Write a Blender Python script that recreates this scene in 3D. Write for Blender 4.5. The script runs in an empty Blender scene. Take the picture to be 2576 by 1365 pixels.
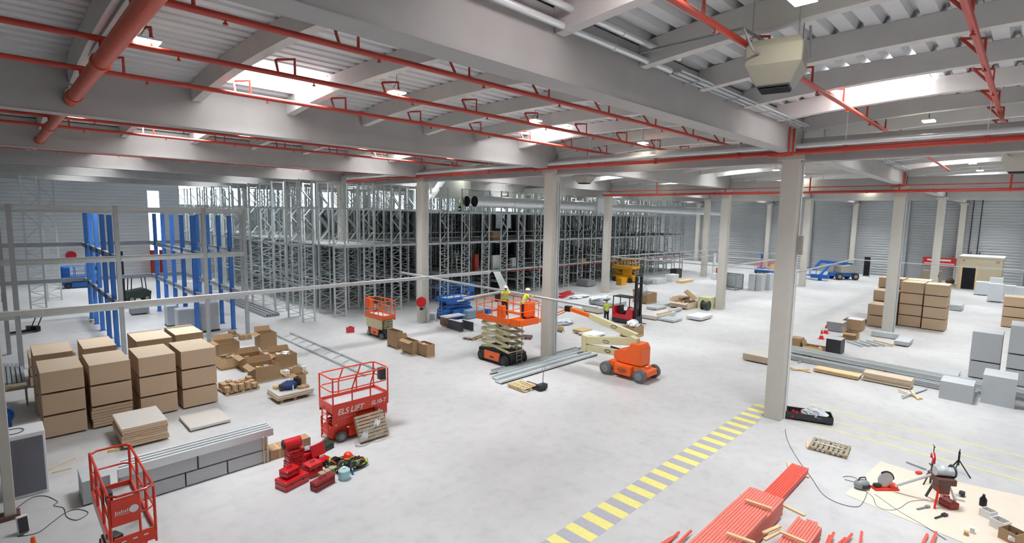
import bpy, bmesh, math, random
from mathutils import Vector, Matrix
random.seed(7)
SC = bpy.context.scene
COL = SC.collection
# ------------------------------------------------------------------ camera, world, exposure
FP, YAW, PITCH, ROLL, CH = 1307.34, math.radians(45.0814), math.radians(6.3295), math.radians(1.00773), 8.7
CAM = Vector((-23.8813, -7.3316, CH))
_cy, _sy, _cp, _sp = math.cos(YAW), math.sin(YAW), math.cos(PITCH), math.sin(PITCH)
FW = Vector((_sy*_cp, _cy*_cp, -_sp)); _r = Vector((_cy, -_sy, 0)); _u = _r.cross(FW)
RT = _r*math.cos(ROLL) + _u*math.sin(ROLL); UP = _u*math.cos(ROLL) - _r*math.sin(ROLL)
cd = bpy.data.cameras.new('camera'); cam = bpy.data.objects.new('camera', cd); COL.objects.link(cam)
cd.sensor_width = 36; cd.lens = FP/2576*36; cd.clip_end = 400; cd.clip_start = .05
m = Matrix.Identity(4)
for i in range(3):
    m[i][0], m[i][1], m[i][2], m[i][3] = RT[i], UP[i], -FW[i], CAM[i]
cam.matrix_world = m
SC.camera = cam
SC.view_settings.view_transform = 'Standard'; SC.view_settings.look = 'None'
SC.view_settings.exposure = 0.0; SC.view_settings.gamma = 1.0
try: SC.view_settings.use_curve_mapping = False
except Exception: pass
w = bpy.data.worlds.new('daylight'); SC.world = w; w.use_nodes = True
w.node_tree.nodes['Background'].inputs[0].default_value = (.92, .96, 1, 1)
w.node_tree.nodes['Background'].inputs[1].default_value = 3.0
SKY = 6.0      # glow of the roof lights
SUNW = 515.0    # power of the daylight through one roof light
LAMP = 60.0     # glow of the high bay lamps
def at(px, py, z=0.0):
    "point of the place seen at a pixel of the 2576 x 1365 photograph, at height z"
    d = RT*((px-1288)/FP) - UP*((py-682.5)/FP) + FW
    return CAM + d*((z-CH)/d.z)
# ------------------------------------------------------------------ materials
def lin(h):
    v = [int(h[i:i+2], 16)/255 for i in (1, 3, 5)]
    return tuple((x/12.92 if x <= .04045 else ((x+.055)/1.055)**2.4) for x in v) + (1,)
MATS = {}
def mat(name, col, rough=.6, metal=0.0, var=.12, scale=6.0, bump=0.0, emit=0, alpha=1, coat=0, wave=None, stretch=None):
    if name in MATS: return MATS[name]
    m = bpy.data.materials.new(name); m.use_nodes = True; nt = m.node_tree; b = nt.nodes['Principled BSDF']
    c = lin(col); b.inputs['Roughness'].default_value = rough; b.inputs['Metallic'].default_value = metal
    tc = nt.nodes.new('ShaderNodeTexCoord'); no = nt.nodes.new('ShaderNodeTexNoise'); no.inputs['Scale'].default_value = scale
    no.inputs['Detail'].default_value = 4
    src = tc.outputs['Object']
    if stretch:
        mp = nt.nodes.new('ShaderNodeMapping'); mp.inputs['Scale'].default_value = stretch; nt.links.new(src, mp.inputs[0]); src = mp.outputs[0]
    nt.links.new(src, no.inputs[0])
    mx = nt.nodes.new('ShaderNodeMix'); mx.data_type = 'RGBA'
    mx.inputs[6].default_value = tuple(x*(1-var) for x in c[:3]) + (1,); mx.inputs[7].default_value = tuple(min(1, x*(1+var)) for x in c[:3]) + (1,)
    nt.links.new(no.outputs[0], mx.inputs[0]); out = mx.outputs[2]
    if wave:
        wv = nt.nodes.new('ShaderNodeTexWave'); wv.bands_direction = wave[0]; wv.inputs['Scale'].default_value = wave[1]; wv.inputs['Distortion'].default_value = .3
        nt.links.new(tc.outputs['Object'], wv.inputs[0]); m2 = nt.nodes.new('ShaderNodeMix'); m2.data_type = 'RGBA'; m2.blend_type = 'MULTIPLY'
        m2.inputs[0].default_value = wave[2]; nt.links.new(out, m2.inputs[6]); nt.links.new(wv.outputs[0], m2.inputs[7]); out = m2.outputs[2]
    nt.links.new(out, b.inputs['Base Color'])
    if bump:
        bp = nt.nodes.new('ShaderNodeBump'); bp.inputs['Strength'].default_value = bump; nt.links.new(no.outputs[0], bp.inputs['Height']); nt.links.new(bp.outputs[0], b.inputs['Normal'])
    if emit:
        b.inputs['Emission Color'].default_value = c; b.inputs['Emission Strength'].default_value = emit
    if coat: b.inputs['Coat Weight'].default_value = coat
    if alpha < 1: b.inputs['Alpha'].default_value = alpha
    MATS[name] = m
    return m
M = dict(
 conc=mat('beam_concrete', '#aaa9a8', .85, 0, .12, 1.2, .05), col=mat('column_concrete', '#c4c2ba', .85, 0, .07, 2, .04),
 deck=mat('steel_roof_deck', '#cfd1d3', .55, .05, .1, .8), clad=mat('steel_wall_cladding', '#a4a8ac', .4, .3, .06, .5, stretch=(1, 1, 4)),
 galv=mat('galvanised_steel', '#c3cacd', .42, .25, .12, 5), purl=mat('purlin_concrete', '#cac9c7', .85, 0, .1, 1.5), galv2=mat('rack_steel', '#bcc6ca', .45, .1, .12, 3), clad_bright=mat('lightened_wall_cladding', '#dfe4e8', .45, .05, .06, .5, stretch=(1, 1, 4)), dullst=mat('dull_grey_steel', '#a6abb0', .5, .15, .1, 4),  # left wall cladding is lightened in colour to make up for weak light there
 shiny=mat('bright_zinc', '#dde2e5', .32, .45, .05, 3), redpipe=mat('red_pipe_paint', '#b3392b', .4, 0, .1, 4), orpipe=mat('orange_red_pipe_paint', '#c24a2b', .4, 0, .1, 4),
 red=mat('red_lacquer', '#e4381c', .35, 0, .06, 5, coat=.2), red2=mat('glossy_red_plastic', '#c81420', .28, 0, .08, 6, coat=.4), dred=mat('dark_red_metal', '#8d1b20', .35, .1, .1, 6),
 orange=mat('orange_lacquer', '#ff6a1a', .38, 0, .06, 5, coat=.2), cream=mat('cream_lacquer', '#d9d3a8', .45, 0, .06, 5), blue=mat('blue_lacquer', '#1a62b8', .4, 0, .08, 5),
 bluep=mat('blue_post_paint', '#3f7cd0', .45, 0, .1, 4), yellow=mat('yellow_lacquer', '#e0a010', .4, 0, .07, 5), black=mat('black_metal', '#1b1d20', .45, .1, .2, 6),
 dark=mat('dark_grey_plastic', '#33363b', .5, 0, .15, 6), rubber=mat('grey_tyre_rubber', '#6d6f70', .8, 0, .15, 8), rubk=mat('black_tyre_rubber', '#2a2b2d', .8, 0, .2, 8),
 wood=mat('pallet_wood', '#c9ab80', .8, 0, .2, 5, stretch=(1, 6, 6)), lwood=mat('fresh_softwood', '#e3c79a', .8, 0, .15, 5), owood=mat('weathered_wood', '#a39680', .85, 0, .2, 5),
 board=mat('particle_board', '#c4ab90', .85, 0, .07, 14, wave=('Z', 14, .10)), boardtop=mat('particle_board_face', '#d0bea6', .8, 0, .06, 20),
 bpale=mat('pale_board', '#cdc9c2', .7, 0, .05, 5), card=mat('cardboard', '#ab8d6b', .85, 0, .09, 5), cardin=mat('cardboard_inside', '#8a6a45', .9, 0, .1, 5),
 white=mat('white_paint', '#e6e8ea', .5, 0, .04, 5), wrap=mat('plastic_wrap', '#dfe7ec', .18, 0, .15, 9, .4, alpha=.62), wrapw=mat('white_wrapped_goods', '#d9dfe4', .3, 0, .08, 7, .3),
 grey=mat('mid_grey_paint', '#8f9499', .5, .1, .08, 5), gpanel=mat('pale_grey_sheet_metal', '#c2c7cb', .5, .05, .05, 3), slab=mat('grey_sheet_pack', '#c0c4c8', .6, .05, .06, 6, wave=('Z', 12, .12)),
 beige=mat('off_white_housing', '#a19d94', .55, 0, .04, 4), skin=mat('skin', '#c58f70', .6, 0, .05, 5), hiv=mat('hi_vis_yellow_fabric', '#c9dc3c', .7, 0, .1, 9), navy=mat('dark_work_trousers', '#262b38', .85, 0, .15, 9),
 hel=mat('white_helmet_plastic', '#eceef0', .3, 0, .03, 5), pink=mat('coral_red_pipe_lacquer', '#f0604f', .35, 0, .07, 6, coat=.2), mpink=mat('pale_coral_pipe_lacquer', '#f28a7b', .35, 0, .07, 6),
 ypaint=mat('yellow_floor_paint', '#ebe38c', .7, 0, .12, 9), gpaint=mat('grey_floor_paint', '#b2b1bb', .7, 0, .12, 9), glass=mat('smoked_glass', '#6c6e78', .12, 0, .2, 1, stretch=(4, 4, .2)),
 mat_=mat('cardboard_floor_sheet', '#e0d3c3', .85, 0, .06, 2), green=mat('dark_green_metal', '#2f3f38', .45, .1, .2, 5), lime=mat('lime_webbing', '#a8d030', .6, 0, .15, 12), ltb=mat('pale_blue_plastic', '#a9d3d8', .35, 0, .08, 6),
 nearblack=mat('near_black', '#15161a', .9, 0, .1, 4), ocre=mat('beige_render', '#cbbfa4', .85, 0, .07, 2), cable=mat('dark_cable_rubber', '#4a4d50', .7, 0, .1, 9), bluet=mat('blue_grey_tarp', '#7d93a8', .6, 0, .1, 5),  # near black: the black panel, and shade painted into the openings
 navyb=mat('navy_fabric', '#26386e', .7, 0, .15, 8), mezz=mat('mezzanine_deck_board', '#8d8a84', .8, 0, .1, 4), glow=mat('daylight_panel', '#ffffff', .5, 0, 0, 1, emit=SKY), lamp=mat('lamp_glow', '#fffbe0', .5, 0, 0, 1, emit=LAMP),
 glow2=mat('daylit_window', '#e8f4ff', .5, 0, 0, 1, emit=2.6), brown=mat('brown_metal', '#6b4b43', .55, .1, .2, 5),
)
def floor_mat():
    m = bpy.data.materials.new('power_floated_concrete'); m.use_nodes = True; nt = m.node_tree; b = nt.nodes['Principled BSDF']
    tc = nt.nodes.new('ShaderNodeTexCoord'); a = nt.nodes.new('ShaderNodeTexNoise'); a.inputs['Scale'].default_value = .22; a.inputs['Detail'].default_value = 8; a.inputs['Roughness'].default_value = .6
    c = nt.nodes.new('ShaderNodeTexNoise'); c.inputs['Scale'].default_value = 2.2; c.inputs['Detail'].default_value = 5
    nt.links.new(tc.outputs['Object'], a.inputs[0]); nt.links.new(tc.outputs['Object'], c.inputs[0])
    r = nt.nodes.new('ShaderNodeValToRGB'); r.color_ramp.elements[0].position = .32; r.color_ramp.elements[0].color = lin('#bcbcbe'); r.color_ramp.elements[1].position = .68; r.color_ramp.elements[1].color = lin('#d0d0d0')
    nt.links.new(a.outputs[0], r.inputs[0])
    r2 = nt.nodes.new('ShaderNodeValToRGB'); r2.color_ramp.elements[0].position = .28; r2.color_ramp.elements[0].color = (.9, .9, .9, 1); r2.color_ramp.elements[1].position = .5; r2.color_ramp.elements[1].color = (1, 1, 1, 1)
    nt.links.new(c.outputs[0], r2.inputs[0])
    x = nt.nodes.new('ShaderNodeMix'); x.data_type = 'RGBA'; x.blend_type = 'MULTIPLY'; x.inputs[0].default_value = 1
    nt.links.new(r.outputs[0], x.inputs[6]); nt.links.new(r2.outputs[0], x.inputs[7]); nt.links.new(x.outputs[2], b.inputs['Base Color'])
    b.inputs['Roughness'].default_value = .42
    return m
M['floor'] = floor_mat()
# ------------------------------------------------------------------ mesh builder
Z = Vector((0, 0, 1))
class MB:
    def __init__(s): s.v = []; s.f = []; s.mi = []
    def add(s, vs, fs, k=0):
        n = len(s.v); s.v += [tuple(p) for p in vs]; s.f += [tuple(i+n for i in f) for f in fs]; s.mi += [k]*len(fs); return s
    def box(s, x0, y0, z0, x1, y1, z1, k=0):
        return s.hexa([(x0, y0, z0), (x1, y0, z0), (x1, y1, z0), (x0, y1, z0), (x0, y0, z1), (x1, y0, z1), (x1, y1, z1), (x0, y1, z1)], k)
    def hexa(s, p, k=0): return s.add(p, [(0, 3, 2, 1), (4, 5, 6, 7), (0, 1, 5, 4), (1, 2, 6, 5), (2, 3, 7, 6), (3, 0, 4, 7)], k)
    def cb(s, c, d, rz=0, k=0, tilt=0, ty=0):
        R = Matrix.Rotation(rz, 3, 'Z') @ Matrix.Rotation(tilt, 3, 'X') @ Matrix.Rotation(ty, 3, 'Y'); c = Vector(c); h = [q/2 for q in d]
        return s.hexa([c + R @ Vector((x*h[0], y*h[1], z*h[2])) for z in (-1, 1) for x, y in ((-1, -1), (1, -1), (1, 1), (-1, 1))], k)
    def bar(s, p, q, w, h=None, k=0, up=Z):
        p = Vector(p); q = Vector(q); h = h or w; d = (q-p).normalized()
        if abs(d.dot(up)) > .99: up = Vector((1, 0, 0))
        a = d.cross(up).normalized()*w/2; b = a.cross(d).normalized()*h/2
        return s.hexa([p-a-b, p+a-b, q+a-b, q-a-b, p-a+b, p+a+b, q+a+b, q-a+b], k)
    def tube(s, pts, r, n=8, k=0, closed=False):
        pts = [Vector(p) for p in pts]; N = len(pts); ring = []; vs = []; fs = []
        for i, p in enumerate(pts):
            if closed: d = pts[(i+1) % N]-pts[i-1]
            else: d = pts[min(i+1, N-1)]-pts[max(i-1, 0)]
            d.normalize()
            if i == 0:
                a = d.cross(Z) if abs(d.z) < .95 else d.cross(Vector((1, 0, 0)))
            else: a = a - d*a.dot(d)
            a.normalize(); b = d.cross(a); rr = r[i] if isinstance(r, (list, tuple)) else r
            vs += [p + a*rr*math.cos(2*math.pi*j/n) + b*rr*math.sin(2*math.pi*j/n) for j in range(n)]
        for i in range(N if closed else N-1):
            o, o2 = i*n, ((i+1) % N)*n
            fs += [(o+j, o+(j+1) % n, o2+(j+1) % n, o2+j) for j in range(n)]
        if not closed: fs += [tuple(range(n-1, -1, -1)), tuple(range((N-1)*n, N*n))]
        return s.add(vs, fs, k)
    def cyl(s, p, q, r, n=16, k=0, r2=None): return s.tube([p, q], [r, r if r2 is None else r2], n, k)
    def ball(s, c, r, k=0, n=10, sc=(1, 1, 1), m=6):
        vs = [(c[0], c[1], c[2]-r*sc[2])]; fs = []
        for i in range(1, m):
            t = -math.pi/2+math.pi*i/m
            vs += [(c[0]+r*sc[0]*math.cos(t)*math.cos(2*math.pi*j/n), c[1]+r*sc[1]*math.cos(t)*math.sin(2*math.pi*j/n), c[2]+r*sc[2]*math.sin(t)) for j in range(n)]
        vs.append((c[0], c[1], c[2]+r*sc[2])); L = len(vs)-1
        fs += [(0, 1+(j+1) % n, 1+j) for j in range(n)]
        for i in range(m-2):
            o = 1+i*n; fs += [(o+j, o+(j+1) % n, o+n+(j+1) % n, o+n+j) for j in range(n)]
        o = 1+(m-2)*n; fs += [(o+j, o+(j+1) % n, L) for j in range(n)]
        return s.add(vs, fs, k)
    def prism(s, poly, ax, a, b, k=0):
        "poly: 2-D outline; ax 'y' puts it in x-z, 'x' in y-z, 'z' in x-y; extruded from a to b"
        f = {'y': lambda u, v, t: (u, t, v), 'x': lambda u, v, t: (t, u, v), 'z': lambda u, v, t: (u, v, t)}[ax]; n = len(poly)
        vs = [f(u, v, a) for u, v in poly] + [f(u, v, b) for u, v in poly]
        return s.add(vs, [tuple(range(n)), tuple(range(2*n-1, n-1, -1))] + [(i, i+n, (i+1) % n+n, (i+1) % n) for i in range(n)], k)
    def build(s, name, mats, parent=None, smooth=False, bev=0, loc=None, label=None):
        me = bpy.data.meshes.new(name); me.from_pydata(s.v, [], s.f); me.polygons.foreach_set('material_index', s.mi)
        for q in (mats if isinstance(mats, (list, tuple)) else [mats]): me.materials.append(M[q])
        bm = bmesh.new(); bm.from_mesh(me); bmesh.ops.recalc_face_normals(bm, faces=bm.faces); bm.to_mesh(me); bm.free()
        if smooth:
            me.polygons.foreach_set('use_smooth', [True]*len(me.polygons))
            try: me.set_sharp_from_angle(angle=.7)
            except Exception: pass
        o = bpy.data.objects.new(name, me); COL.objects.link(o)
        if parent: o.parent = parent
        if loc: o.location = loc
        if bev:
            b = o.modifiers.new('bevel', 'BEVEL'); b.width = bev; b.segments = 2; b.limit_method = 'ANGLE'
        if label: o['label'] = label
        return o
def tag(o, label, cat, group=None, kind=None):
    o['label'] = label; o['category'] = cat
    if group: o['group'] = group
    if kind: o['kind'] = kind
    return o
def thing(name, label, cat, loc=(0, 0, 0), rz=0, group=None):
    o = bpy.data.objects.new(name, None); COL.objects.link(o); o.empty_display_size = .2
    o.location = loc; o.rotation_euler = (0, 0, rz); return tag(o, label, cat, group)
def struct(name, mb, m, **k):
    o = mb.build(name, m, **k); o['kind'] = 'structure'; return o
def kids(o): return [c for c in bpy.data.objects if c.parent == o]
def dup(o, loc, rz=None, label=None, group=None, parent=None):
    c = o.copy(); COL.objects.link(c)
    if parent: c.parent = parent
    else:
        c.location = loc
        if rz is not None: c.rotation_euler = (0, 0, rz)
    if label: c['label'] = label
    if group: c['group'] = group
    for ch in kids(o): dup(ch, None, parent=c)
    return c
ORD = ['first', 'second', 'third', 'fourth', 'fifth', 'sixth', 'seventh', 'eighth', 'ninth', 'tenth', 'eleventh', 'twelfth', 'thirteenth', 'fourteenth', 'fifteenth', 'sixteenth', 'seventeenth', 'eighteenth', 'nineteenth', 'twentieth', 'twenty-first', 'twenty-second', 'twenty-third', 'twenty-fourth', 'twenty-fifth', 'twenty-sixth', 'twenty-seventh', 'twenty-eighth', 'twenty-ninth', 'thirtieth', 'thirty-first', 'thirty-second', 'thirty-third', 'thirty-fourth', 'thirty-fifth']
GA, GB = 13.202, 24.967       # bay width (y), column spacing along the main beams (x)
X0, X1, Y0, Y1 = -28.0, 75.6, -39.6, 73.0
ZB = 11.38
def zdeck(y):
    t = (y/GA) % 1.0; return 12.72+.33*(1-(2*t-1)**4)
def zbot(y):
    t = (y/GA) % 1.0; return 12.22+.36*(1-(2*t-1)**2)
# ------------------------------------------------------------------ floor, walls, roof
b = MB(); b.add([(X0-2, Y0-2, 0), (X1+2, Y0-2, 0), (X1+2, Y1+2, 0), (X0-2, Y1+2, 0)], [(0, 1, 2, 3)]); struct('floor', b, 'floor')
def cladding(name, p, q, nrm, holes=()):
    "horizontal ribbed cassette wall from p to q, ribs every .4 m; holes = (s0, s1, z0, z1)"
    p = Vector(p+(0,)); q = Vector(q+(0,)); L = (q-p).length; d = (q-p)/L; n = Vector(nrm+(0,)); b = MB()
    cuts = sorted({0, L} | {h[0] for h in holes} | {h[1] for h in holes})
    for a, c in zip(cuts[:-1], cuts[1:]):
        z = 0.0; mid = (a+c)/2
        while z < 13.3:
            if not any(h[0] < mid < h[1] and h[2]-.01 < z+.2 < h[3] for h in holes):
                pr = [(z, 0), (z+.05, .045), (z+.34, .045), (z+.4, 0)]
                vs = [p+d*s+n*o+Z*zz for s in (a, c) for zz, o in pr]
                b.add(vs, [(i, i+1, i+5, i+4) for i in range(3)])
            z += .4
    o = p - n*.12
    b.hexa([o, o+d*L, o+d*L+n*.02, o+n*.02, o+Z*13.3, o+d*L+Z*13.3, o+d*L+n*.02+Z*13.3, o+n*.02+Z*13.3]) if not holes else None
    return struct(name, b, 'clad_bright' if name == 'wall_left' else 'clad')
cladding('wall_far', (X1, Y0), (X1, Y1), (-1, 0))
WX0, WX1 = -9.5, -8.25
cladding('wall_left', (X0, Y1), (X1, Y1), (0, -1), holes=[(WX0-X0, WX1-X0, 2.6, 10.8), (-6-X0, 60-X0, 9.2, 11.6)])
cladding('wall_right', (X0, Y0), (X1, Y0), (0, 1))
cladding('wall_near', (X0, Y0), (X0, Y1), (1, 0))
b = MB(); b.box(WX0, Y1+.25, 2.6, WX1, Y1+.3, 10.8); struct('window_1', b, 'glow2')
b = MB(); b.box(-6, Y1+.25, 9.2, 60, Y1+.3, 11.6); struct('window_2', b, 'glow2')
# roof deck: trapezoidal ribs along x
b = MB(); y = Y0; P = .5
while y < Y1:
    z = zdeck(y+.25)
    prof = [(y, z+.16), (y+.06, z), (y+.36, z), (y+.42, z+.16), (y+P, z+.16)]
    vs = [(x, yy, zz) for x in (X0, X1) for yy, zz in prof]
    b.add(vs, [(i, i+5, i+6, i+1) for i in range(4)])
    z2 = zdeck(y+P+.25)+.16
    b.add([(X0, y+P, z+.16), (X1, y+P, z+.16), (X1, y+P, z2), (X0, y+P, z2)], [(0, 1, 2, 3)])
    y += P
b.box(X0, Y0, 13.35, X1, Y1, 13.4)
struct('ceiling', b, 'deck')
# roof lights: every 12.48 m, one per bay
wn = 3
proto = None; LD = None
b = MB(); b.box(0, 0, -.05, 3.0, 2.55, .02); g0 = b
for j in range(-3, 6):
    yy = j*GA+9.35-(.9 if j < 0 else 0)
    for k in range(0, 8):
        xx = -18.5+12.48*k
        if xx+3 > X1: continue
        zz = min(zdeck(yy+.2), zdeck(yy+2.5))-.02
        if proto is None: proto = struct('window_%d' % wn, g0, 'glow')
        o = proto if wn == 3 else proto.copy()
        if wn > 3: o.name = 'window_%d' % wn; COL.objects.link(o)
        o.location = (xx, yy, zz); wn += 1
        if LD is None:
            LD = bpy.data.lights.new('roof_light_daylight', 'AREA'); LD.shape = 'RECTANGLE'; LD.size = 2.9; LD.size_y = 2.45; LD.energy = SUNW; LD.spread = math.radians(95); LD.color = (.97, 1, 1.02)
        lo = bpy.data.objects.new('roof_light_daylight', LD); COL.objects.link(lo); lo.location = (xx+1.5, yy+1.28, zz-.08)
# ------------------------------------------------------------------ columns
cb_ = MB(); cb_.box(-.34, -.34, 0, .34, .34, ZB)
cb_.box(-.4, -.52, ZB-.3, .4, .52, ZB-.06)
proto = None
RN = {0: 'near', 1: 'middle', 2: 'third', 3: 'far-wall'}
CN = {-2: 'rightmost', -1: 'right-hand', 0: 'big foreground', 1: 'central', 2: 'hose-reel', 3: 'rack-hidden', 4: 'deep left', 5: 'leftmost'}
CL = {(0, 0): 'large pale concrete column in the right foreground beside the yellow hazard stripes', (0, 1): 'concrete column standing behind the raised orange scissor lift', (0, 2): 'concrete column carrying the round red hose reel',
 (1, 0): 'concrete column in front of the stacked particle board at right', (1, 1): 'concrete column left of the big foreground column, beside the open crates', (1, 2): 'concrete column left of the yellow scissor lift, passing the ventilation duct', (2, 0): 'concrete column with a small green sign behind the board stacks',
 (2, 1): 'slim distant concrete column just right of the big foreground column', (2, 2): 'slim distant concrete column left of the grey mesh crate', (3, 0): 'concrete wall column left of the beige hut', (3, 1): 'concrete wall column behind the distant blue boom lift', (3, 2): 'concrete wall column at the far wall between the slim distant columns'}
for i in range(-1, 4):
    for j in range(-1, 6):
        if (i, j) not in CL and not (j >= 3 and i >= 0): continue
        lab = CL.get((i, j), 'concrete column hidden among the racks, row %s from the camera, %s from the right' % (ORD[i], ORD[j]))
        x = i*GB if i < 3 else X1-.5
        if proto is None:
            o = proto = cb_.build('concrete_column', 'col', bev=.02); o.location = (x, j*GA, 0)
        else: o = proto.copy(); COL.objects.link(o); o.location = (x, j*GA, 0)
        tag(o, lab, 'column', 'concrete columns')
# main beams along x over each column row
side = {-2: 'far right, outside the heater bay', -1: 'right of the heater', 0: 'crossing the top middle from upper left to the foreground column', 1: 'left of the nearest one, over the central column', 2: 'over the hose-reel column', 3: 'fourth from the right, above the racks', 4: 'fifth from the right, above the racks', 5: 'leftmost, over the far racks'}
for j in range(-2, 6):
    b = MB()
    for s in range(4):
        xa = X0 if s == 0 else (s-1)*GB+.02; xb = s*GB-.02 if s < 3 else X1
        if s == 0: xa = X0; xb = -.02
        b.box(xa, j*GA-.3, ZB, xb, j*GA+.3, 12.72)
        for e in (-1, 1): b.box(xa, j*GA+e*.3, ZB, xb, j*GA+e*.325, ZB+.012)
    o = b.build('main_beam', 'conc', bev=.03); tag(o, 'deep grey concrete roof beam, '+side[j], 'beam', 'deep concrete roof beams')
# secondary beams along y
def purlin():
    b = MB(); N = 10; y0, y1 = .31, GA-.31
    vs = []
    for i in range(N+1):
        y = y0+(y1-y0)*i/N; zt = zdeck(y)-.005; zb = zbot(y)
        vs += [(-.14, y, zb), (.14, y, zb), (.2, y, zt), (-.2, y, zt)]
    fs = [(0, 1, 2, 3), (N*4+3, N*4+2, N*4+1, N*4)]
    for i in range(N): fs += [(i*4+a, i*4+4+a, i*4+4+(a+1) % 4, i*4+(a+1) % 4) for a in range(4)]
    return b.add(vs, fs)
proto = purlin().build('roof_purlin', 'purl')
bayn = {-2: 'rightmost roof bay', -1: 'heater roof bay', 0: 'near left roof bay', 1: 'second roof bay leftwards', 2: 'third roof bay leftwards', 3: 'fourth roof bay leftwards', 4: 'fifth roof bay leftwards'}
first = True
for j in range(-2, 5):
    n = 0
    for k in range(-8, 25):
        x = 3.121*k
        if x > X1-1 or (j < -1 and x < 0): continue
        if j >= 3 and k % 2 and x > 20: continue
        o = proto if first else proto.copy()
        if not first: COL.objects.link(o)
        first = False; o.location = (x, j*GA, 0)
        tag(o, 'arched concrete purlin, %s from the camera in the %s' % (ORD[n], bayn[j]), 'purlin', 'concrete roof purlins'); n += 1
# tie beams along y between columns
for i in range(0, 3):
    for j in range(-1, 3):
        b = MB(); b.box(i*GB-.22, j*GA+.36, 11.0, i*GB+.22, (j+1)*GA-.36, 11.36); b.box(i*GB-.22, j*GA+.33, 11.36, i*GB+.22, (j+1)*GA-.33, 11.95)
        tag(b.build('tie_beam', 'conc', bev=.02), 'horizontal concrete tie beam, %s column row from the camera, %s span from the right' % (ORD[i], ORD[j+1]), 'beam', 'concrete tie beams')
# ------------------------------------------------------------------ sprinkler pipes
def hoop(b, x, y, z):
    b.tube([(x-.32, y, z), (x-.25, y+.35, z+.42), (x-.2, y+.4, z+.45), (x+.1, y, z+.45), (x+.1, y, z)], .035, 6)
PP = [None, None]
for j, name in ((-1, 'heater bay'), (0, 'near left bay'), (1, 'second left bay'), (2, 'third left bay')):
    for n, yy in enumerate((3.3, 6.6, 9.9)):
        if j == -1: yy += .35
        y = j*GA+yy
        t = thing('sprinkler_pipe', 'thin red sprinkler pipe, %s in the %s of the roof' % (['right-hand one', 'middle one', 'left-hand one'][n], name), 'pipe', (0, y, 12.13), 0, 'red sprinkler pipes under the roof')
        b = MB(); b.cyl((-25 if j >= 0 else -8, 0, 0), (11.5 if j < 2 else 5, 0, 0), .065, 10)
        if j == -1: b = MB(); b.cyl((-24, 0, 0), (22 if n != 1 else 6, 0, 0), .065, 10)
        b.build('pipe', 'redpipe', t, True)
        for k in range(-8, 4 if j < 2 else 1):
            for q, (nm, dx) in enumerate((('hoop', .6), ('sprinkler_head', 1.2))):
                if PP[q] is None:
                    b = MB()
                    if q == 0: hoop(b, 0, 0, 0)
                    else: b.cyl((0, 0, -.02), (0, 0, -.12), .02, 6); b.cyl((0, 0, -.11), (0, 0, -.14), .045, 8)
                    o = PP[q] = b.build(nm, 'redpipe', t, True)
                else: o = PP[q].copy(); COL.objects.link(o); o.parent = t
                o.location = (3.121*k+dx, 0, 0)
t = thing('sprinkler_main', 'thick orange-red sprinkler main running across the upper left', 'pipe', (-22.0, 0, 11.75))
b = MB(); b.cyl((0, 1.0, 0), (0, 30, 0), .16, 20); b.build('pipe', 'orpipe', t, True)
for y in (1, 7, 11.9, 14.4, 20, 26): MB().cyl((0, y-.09, 0), (0, y+.09, 0), .19, 20).build('coupling', 'orpipe', t, True)
for j in (0, 1):
    for yy in (3.3, 6.6, 9.9): MB().cyl((0, j*GA+yy, .1), (0, j*GA+yy, .4), .07, 10).build('riser', 'redpipe', t, True)
# long twin pipe in front of the first column row
def twin(x, z, y0, y1, la, lb, r1=.1, r2=.11, hang=True, mb='redpipe'):
    b = MB(); b.cyl((x, y0, z), (x, y1, z), r1, 16); ys = [y0+4*k for k in range(int((y1-y0)/4))]
    for y in ys: b.cyl((x, y-.06, z), (x, y+.06, z), r1+.03, 16)
    tag(b.build('fire_main', mb, smooth=True), la, 'pipe')
    if not lb: return
    t = thing('silver_duct_pipe', lb, 'pipe', (x, y0, z+r1+r2+.02))
    b = MB(); b.cyl((0, 0, 0), (0, y1-y0, 0), r2, 16); b.build('pipe', 'shiny', t, True)
    b = MB()
    for y in ys:
        if y-y0 > 2: b = MB(); b.cyl((0, y-y0, 0), (0, y-y0, zdeck(y)-(z+r1+r2)), .013, 6); b.build('hanger_rod', 'white', t)
twin(-.75, 11.36, -26, 37, 'thick red fire main running across the middle, below the silver pipe', 'silver pipe on rods just above the nearest red fire main')
twin(GB-.9, 10.88, -26, 26.5, 'second thick red fire main further back, level across the right half', None, .11)
t = thing('sprinkler_branch', 'thin red sprinkler branch with drops above the second fire main', 'pipe', (GB-.9, -20, 11.3))
b = MB(); b.cyl((0, 0, 0), (0, 46, 0), .04, 8)
b.build('pipe', 'redpipe', t, True)
for y in (1, 8, 14, 20, 26, 33, 40):
    b = MB(); b.cyl((0, y, -.3), (0, y, .8), .06, 8); b.build('drop_pipe', 'redpipe', t, True)
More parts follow.
